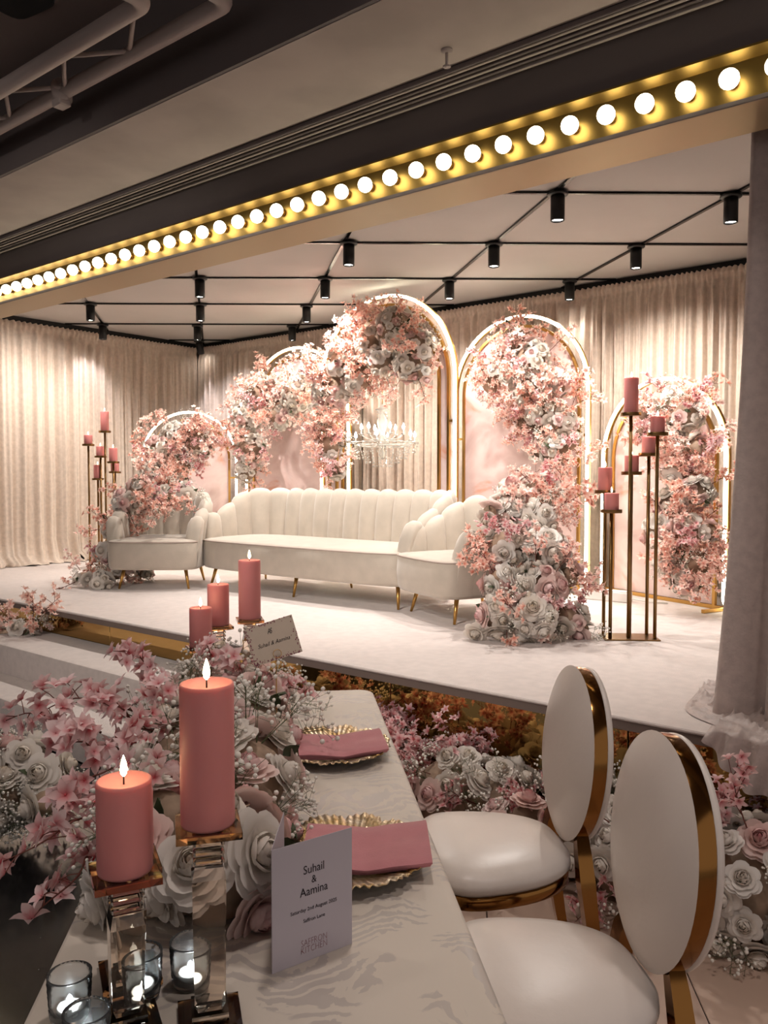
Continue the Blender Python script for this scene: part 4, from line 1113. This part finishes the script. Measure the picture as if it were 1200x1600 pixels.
arrangement('flower_garland', 'pink and white flower garland on the arch behind the right armchair', 'flower garland', [(-3.493, 6.080, 2.711, 0.130), (-3.330, 6.080, 2.526, 0.160), (-3.584, 6.080, 2.468, 0.163), (-3.709, 6.080, 2.343, 0.110), (-3.357, 6.080, 2.265, 0.160), (-3.107, 6.080, 2.301, 0.125), (-3.208, 6.080, 2.073, 0.168), (-3.373, 6.080, 1.975, 0.117), (-3.036, 6.080, 1.988, 0.124), (-3.079, 6.080, 1.757, 0.146), (-2.961, 6.080, 1.832, 0.093), (-3.223, 6.080, 1.786, 0.116), (-3.111, 6.080, 1.586, 0.104)], (-3.156, 6.100, 1.524), 15, pink=-.03, front=CAMF, group='blush and white flower arrangements on the stage')
arrangement('flower_mound', 'tall mound of white roses and pink blossom on the stage beside the right armchair', 'flower arrangement', [(-2.812, 4.925, 1.450, 0.105), (-2.638, 4.936, 1.434, 0.137), (-2.728, 4.672, 1.312, 0.133), (-2.477, 4.681, 1.258, 0.142), (-2.737, 4.472, 1.327, 0.057), (-2.574, 4.410, 1.128, 0.134), (-2.365, 4.514, 1.093, 0.136), (-2.520, 4.261, 0.910, 0.122), (-2.323, 4.356, 0.897, 0.144), (-2.232, 4.557, 0.942, 0.085), (-2.468, 4.110, 0.738, 0.104), (-2.278, 4.199, 0.747, 0.132), (-2.163, 4.420, 0.730, 0.105), (-2.555, 4.041, 0.663, 0.041), (-2.097, 4.473, 0.654, 0.052)], (-2.307, 4.238, 0.600), 16, pink=-.27, front=CAMF, floor=.6, rose_r=.066, spacing=.080, group='blush and white flower arrangements on the stage')
arrangement('flower_garland', 'white and pink flower garland covering the small right arch', 'flower garland', [(-2.340, 6.074, 2.031, 0.097), (-2.182, 6.009, 2.113, 0.094), (-1.992, 5.905, 1.990, 0.123), (-2.391, 6.097, 1.865, 0.073), (-2.125, 5.926, 1.841, 0.130), (-1.879, 5.803, 1.740, 0.098), (-2.033, 5.872, 1.609, 0.137), (-1.866, 5.750, 1.440, 0.119), (-2.066, 5.846, 1.345, 0.123), (-2.128, 5.796, 1.162, 0.128), (-1.897, 5.725, 1.175, 0.132), (-1.762, 5.705, 1.182, 0.069), (-2.026, 5.749, 0.988, 0.125), (-1.826, 5.717, 0.959, 0.109), (-1.927, 5.701, 0.830, 0.097), (-1.710, 5.683, 0.970, 0.064)], (-2.026, 5.962, 0.600), 17, pink=-.14, front=CAMF, rose_r=.058, group='blush and white flower arrangements on the stage')
arrangement('flower_hedge', 'low hedge of white and pink flowers along the gold mirrored stage front', 'flower arrangement', [(-0.350, 2.840, 0.120, 0.200), (-0.550, 2.950, 0.140, 0.220), (-0.750, 2.900, 0.160, 0.240), (-0.950, 2.890, 0.120, 0.200), (-1.150, 2.900, 0.140, 0.220), (-1.350, 2.950, 0.160, 0.240), (-1.550, 2.840, 0.120, 0.200), (-1.750, 2.950, 0.140, 0.220), (-1.950, 2.900, 0.160, 0.240), (-2.150, 2.890, 0.120, 0.200), (-2.350, 2.900, 0.140, 0.220), (-2.550, 2.950, 0.160, 0.240), (-2.750, 2.840, 0.120, 0.200), (-2.950, 2.950, 0.140, 0.220), (-3.150, 2.900, 0.160, 0.240), (-3.350, 2.890, 0.120, 0.200)], (-1.900, 2.900, 0.000), 18, pink=-.14, floor=0.0, rose_r=.062, spacing=.088, nbreath=70, pale=True)
arrangement('flower_cluster', 'small flower cluster at the left end of the upper step', 'flower arrangement', [(-5.933, 2.928, 0.387, 0.056), (-5.803, 2.969, 0.430, 0.065), (-5.664, 3.017, 0.472, 0.046), (-6.275, 2.910, 0.358, 0.087)], (-5.642, 2.839, 0.400), 19, pink=.0, floor=.4, nbreath=8, nleaf=4, extra=.4)
arrangement('flower_cluster', 'white flowers and gypsophila on the dark floor left of the table', 'flower arrangement', [(-3.422, 1.739, 0.292, 0.125), (-3.278, 1.791, 0.268, 0.097), (-3.368, 1.654, 0.205, 0.119), (-3.148, 1.704, 0.218, 0.067), (-3.596, 1.600, 0.236, 0.164)], (-3.546, 1.797, 0.000), 20, pink=-.5, floor=0.0, rose_r=.085, spacing=.11, nbreath=60, nleaf=6, extra=.2)

# ------------------------------------------------------------------ table centrepiece
CPB = []
rndc = random.Random(8)
for i in range(10):
    t = -2.74 + i * .135
    for n_ in (-.11, -.27):
        CPB.append(tuple(tn(t + rndc.uniform(-.03, .03), n_ + rndc.uniform(-.02, .02), .79 + rndc.uniform(0, .05))) + (.115 + rndc.uniform(-.01, .02),))
CPB.append(tuple(tn(-1.53, -.21, .775)) + (.08,))
cp = arrangement('table_centerpiece', 'low table centerpiece of blush roses, white roses and trailing pink blossom branches', 'flower arrangement', CPB, tuple(tn(-2.1, -.19, .7496)), 41,
                 spacing=.098, pink=-.45, rose_r=.060, floor=.7496, nbreath=30, nleaf=34, extra=0, prose=.5, pnoise=4.0)
BLS = []
for i in range(4):
    rb = random.Random(60 + i); b_ = MB(); blossom_into(b_, Vector((0, 0, 0)), Vector((0, 0, 1)), 1.0, rb, np=5 if i < 3 else 6, n=3)
    b_.cur = 1.0; b_.ball((0, 0, .10), .07, 6, 4); BLS.append(b_.mesh('blossom', M['blossom_pale']))
def branch(parent, base, a, b, nb, seed, R=.033):
    rnd = random.Random(seed); a = Vector(a); b = Vector(b); L_ = (b - a).length; B = Vector(base)
    side = (b - a).cross(Vector((0, 0, 1))).normalized() if (b - a).length > 0 else Vector((1, 0, 0))
    up = Vector((0, 0, 1))
    def P(t): return a.lerp(b, t) + up * (.16 * L_ * sin(pi * t)) + side * (.10 * L_ * sin(2.3 * pi * t + seed))
    mb = MB(); ts = [k / 9 for k in range(10)]
    org = P(0); mb.tube([P(t) - org for t in ts], [.0034 - .0022 * t for t in ts], 6)
    spots = []
    for k in range(nb):
        t = .18 + .82 * k / max(1, nb - 1); q = P(t)
        d = Vector((rnd.uniform(-1, 1), rnd.uniform(-1, 1), rnd.uniform(-.5, 1.0))).normalized() * L_ * rnd.uniform(.10, .24)
        if k < nb - 1: mb.tube([q - org, q + d * .5 - org + up * .004, q + d - org], [.0016, .0013, .001], 5, caps=False)
        else: d = Vector((0, 0, 0))
        spots.append((q + d, d))
    o = mb.build('blossom_branch', M['twig'], parent, loc=org - B)
    for q, d in spots:
        for r_ in range(rnd.choice((1, 2, 2))):
            e = q + Vector((rnd.uniform(-1, 1), rnd.uniform(-1, 1), rnd.uniform(-1, 1))) * R * (.9 if r_ else .1)
            x = obj('blossom', rnd.choice(BLS), o, e - org)
            dd = (d.normalized() * .6 if d.length > 0 else Vector((0, 0, 0))) + Vector((rnd.uniform(-.8, 1.0), rnd.uniform(-1.0, .4), rnd.uniform(-.3, .8)))
            x.rotation_mode = 'QUATERNION'; x.rotation_quaternion = dd.normalized().to_track_quat('Z', 'Y') @ Matrix.Rotation(rnd.random() * 6.28, 3, 'Z').to_quaternion()
            s = R * rnd.uniform(.8, 1.2); x.scale = (s, s, s)
for k, (a, b, n_) in enumerate([
    ((-1.617, 1.074, 0.751), (-1.672, 0.811, 0.743), 9),
    ((-1.607, 1.018, 0.714), (-1.559, 0.826, 0.653), 8),
    ((-1.988, 1.225, 0.847), (-2.240, 1.086, 0.867), 9),
    ((-1.964, 1.372, 0.870), (-2.109, 1.128, 0.909), 10),
    ((-2.088, 1.529, 0.891), (-2.210, 1.431, 1.020), 9),
    ((-2.060, 1.680, 0.906), (-2.067, 1.674, 1.019), 6),
    ((-1.911, 1.735, 0.837), (-1.829, 1.866, 0.865), 7),
    ((-1.697, 1.202, 0.831), (-1.718, 0.992, 0.833), 9),
    ((-1.833, 1.221, 0.829), (-1.881, 1.054, 0.879), 9),
    ((-1.495, 1.108, 0.816), (-1.370, 0.977, 0.948), 6),
    ((-1.894, 1.429, 0.852), (-1.871, 1.318, 0.961), 8),
    ((-1.808, 1.113, 0.831), (-1.797, 1.057, 0.958), 8),
    ((-1.980, 1.744, 0.885), (-1.980, 1.680, 0.999), 6),
    ((-1.319, 0.992, 0.820), (-1.202, 0.984, 0.789), 6),
    ((-1.893, 1.301, 0.865), (-1.896, 1.170, 0.963), 8),
    ((-1.810, 1.303, 0.846), (-1.745, 1.163, 0.911), 8),
    ((-1.421, 1.103, 0.808), (-1.359, 0.961, 0.846), 7),
    ((-1.727, 1.113, 0.786), (-1.729, 0.920, 0.773), 8),
    ((-1.544, 1.389, 0.780), (-1.463, 1.390, 0.831), 5),
    ((-2.219, 1.552, 0.906), (-2.242, 1.533, 0.989), 6),
]): branch(cp, tuple(tn(-2.1, -.19, .7496)), a, b, n_, 100 + k)
# white plastic cable box on the stage between the two right arches
cbx = thing('cable_box', 'low white cable box on the stage behind the candle stand', 'cable box', (-2.62, 5.98, .6), radians(0))
MB().bbox(-.20, .20, -.05, .05, 0, .075, b=.006).build('case', M['white_pl'], cbx, smooth=False)
MB().bbox(-.19, .19, -.045, .045, .0752, .082, b=.002).build('lid', M['white_pl'], cbx, smooth=False)
MB().tube([(.20, 0, .03), (.32, .04, .012), (.45, .10, .006)], .005, 6).build('cable', M['white_pl'], cbx)
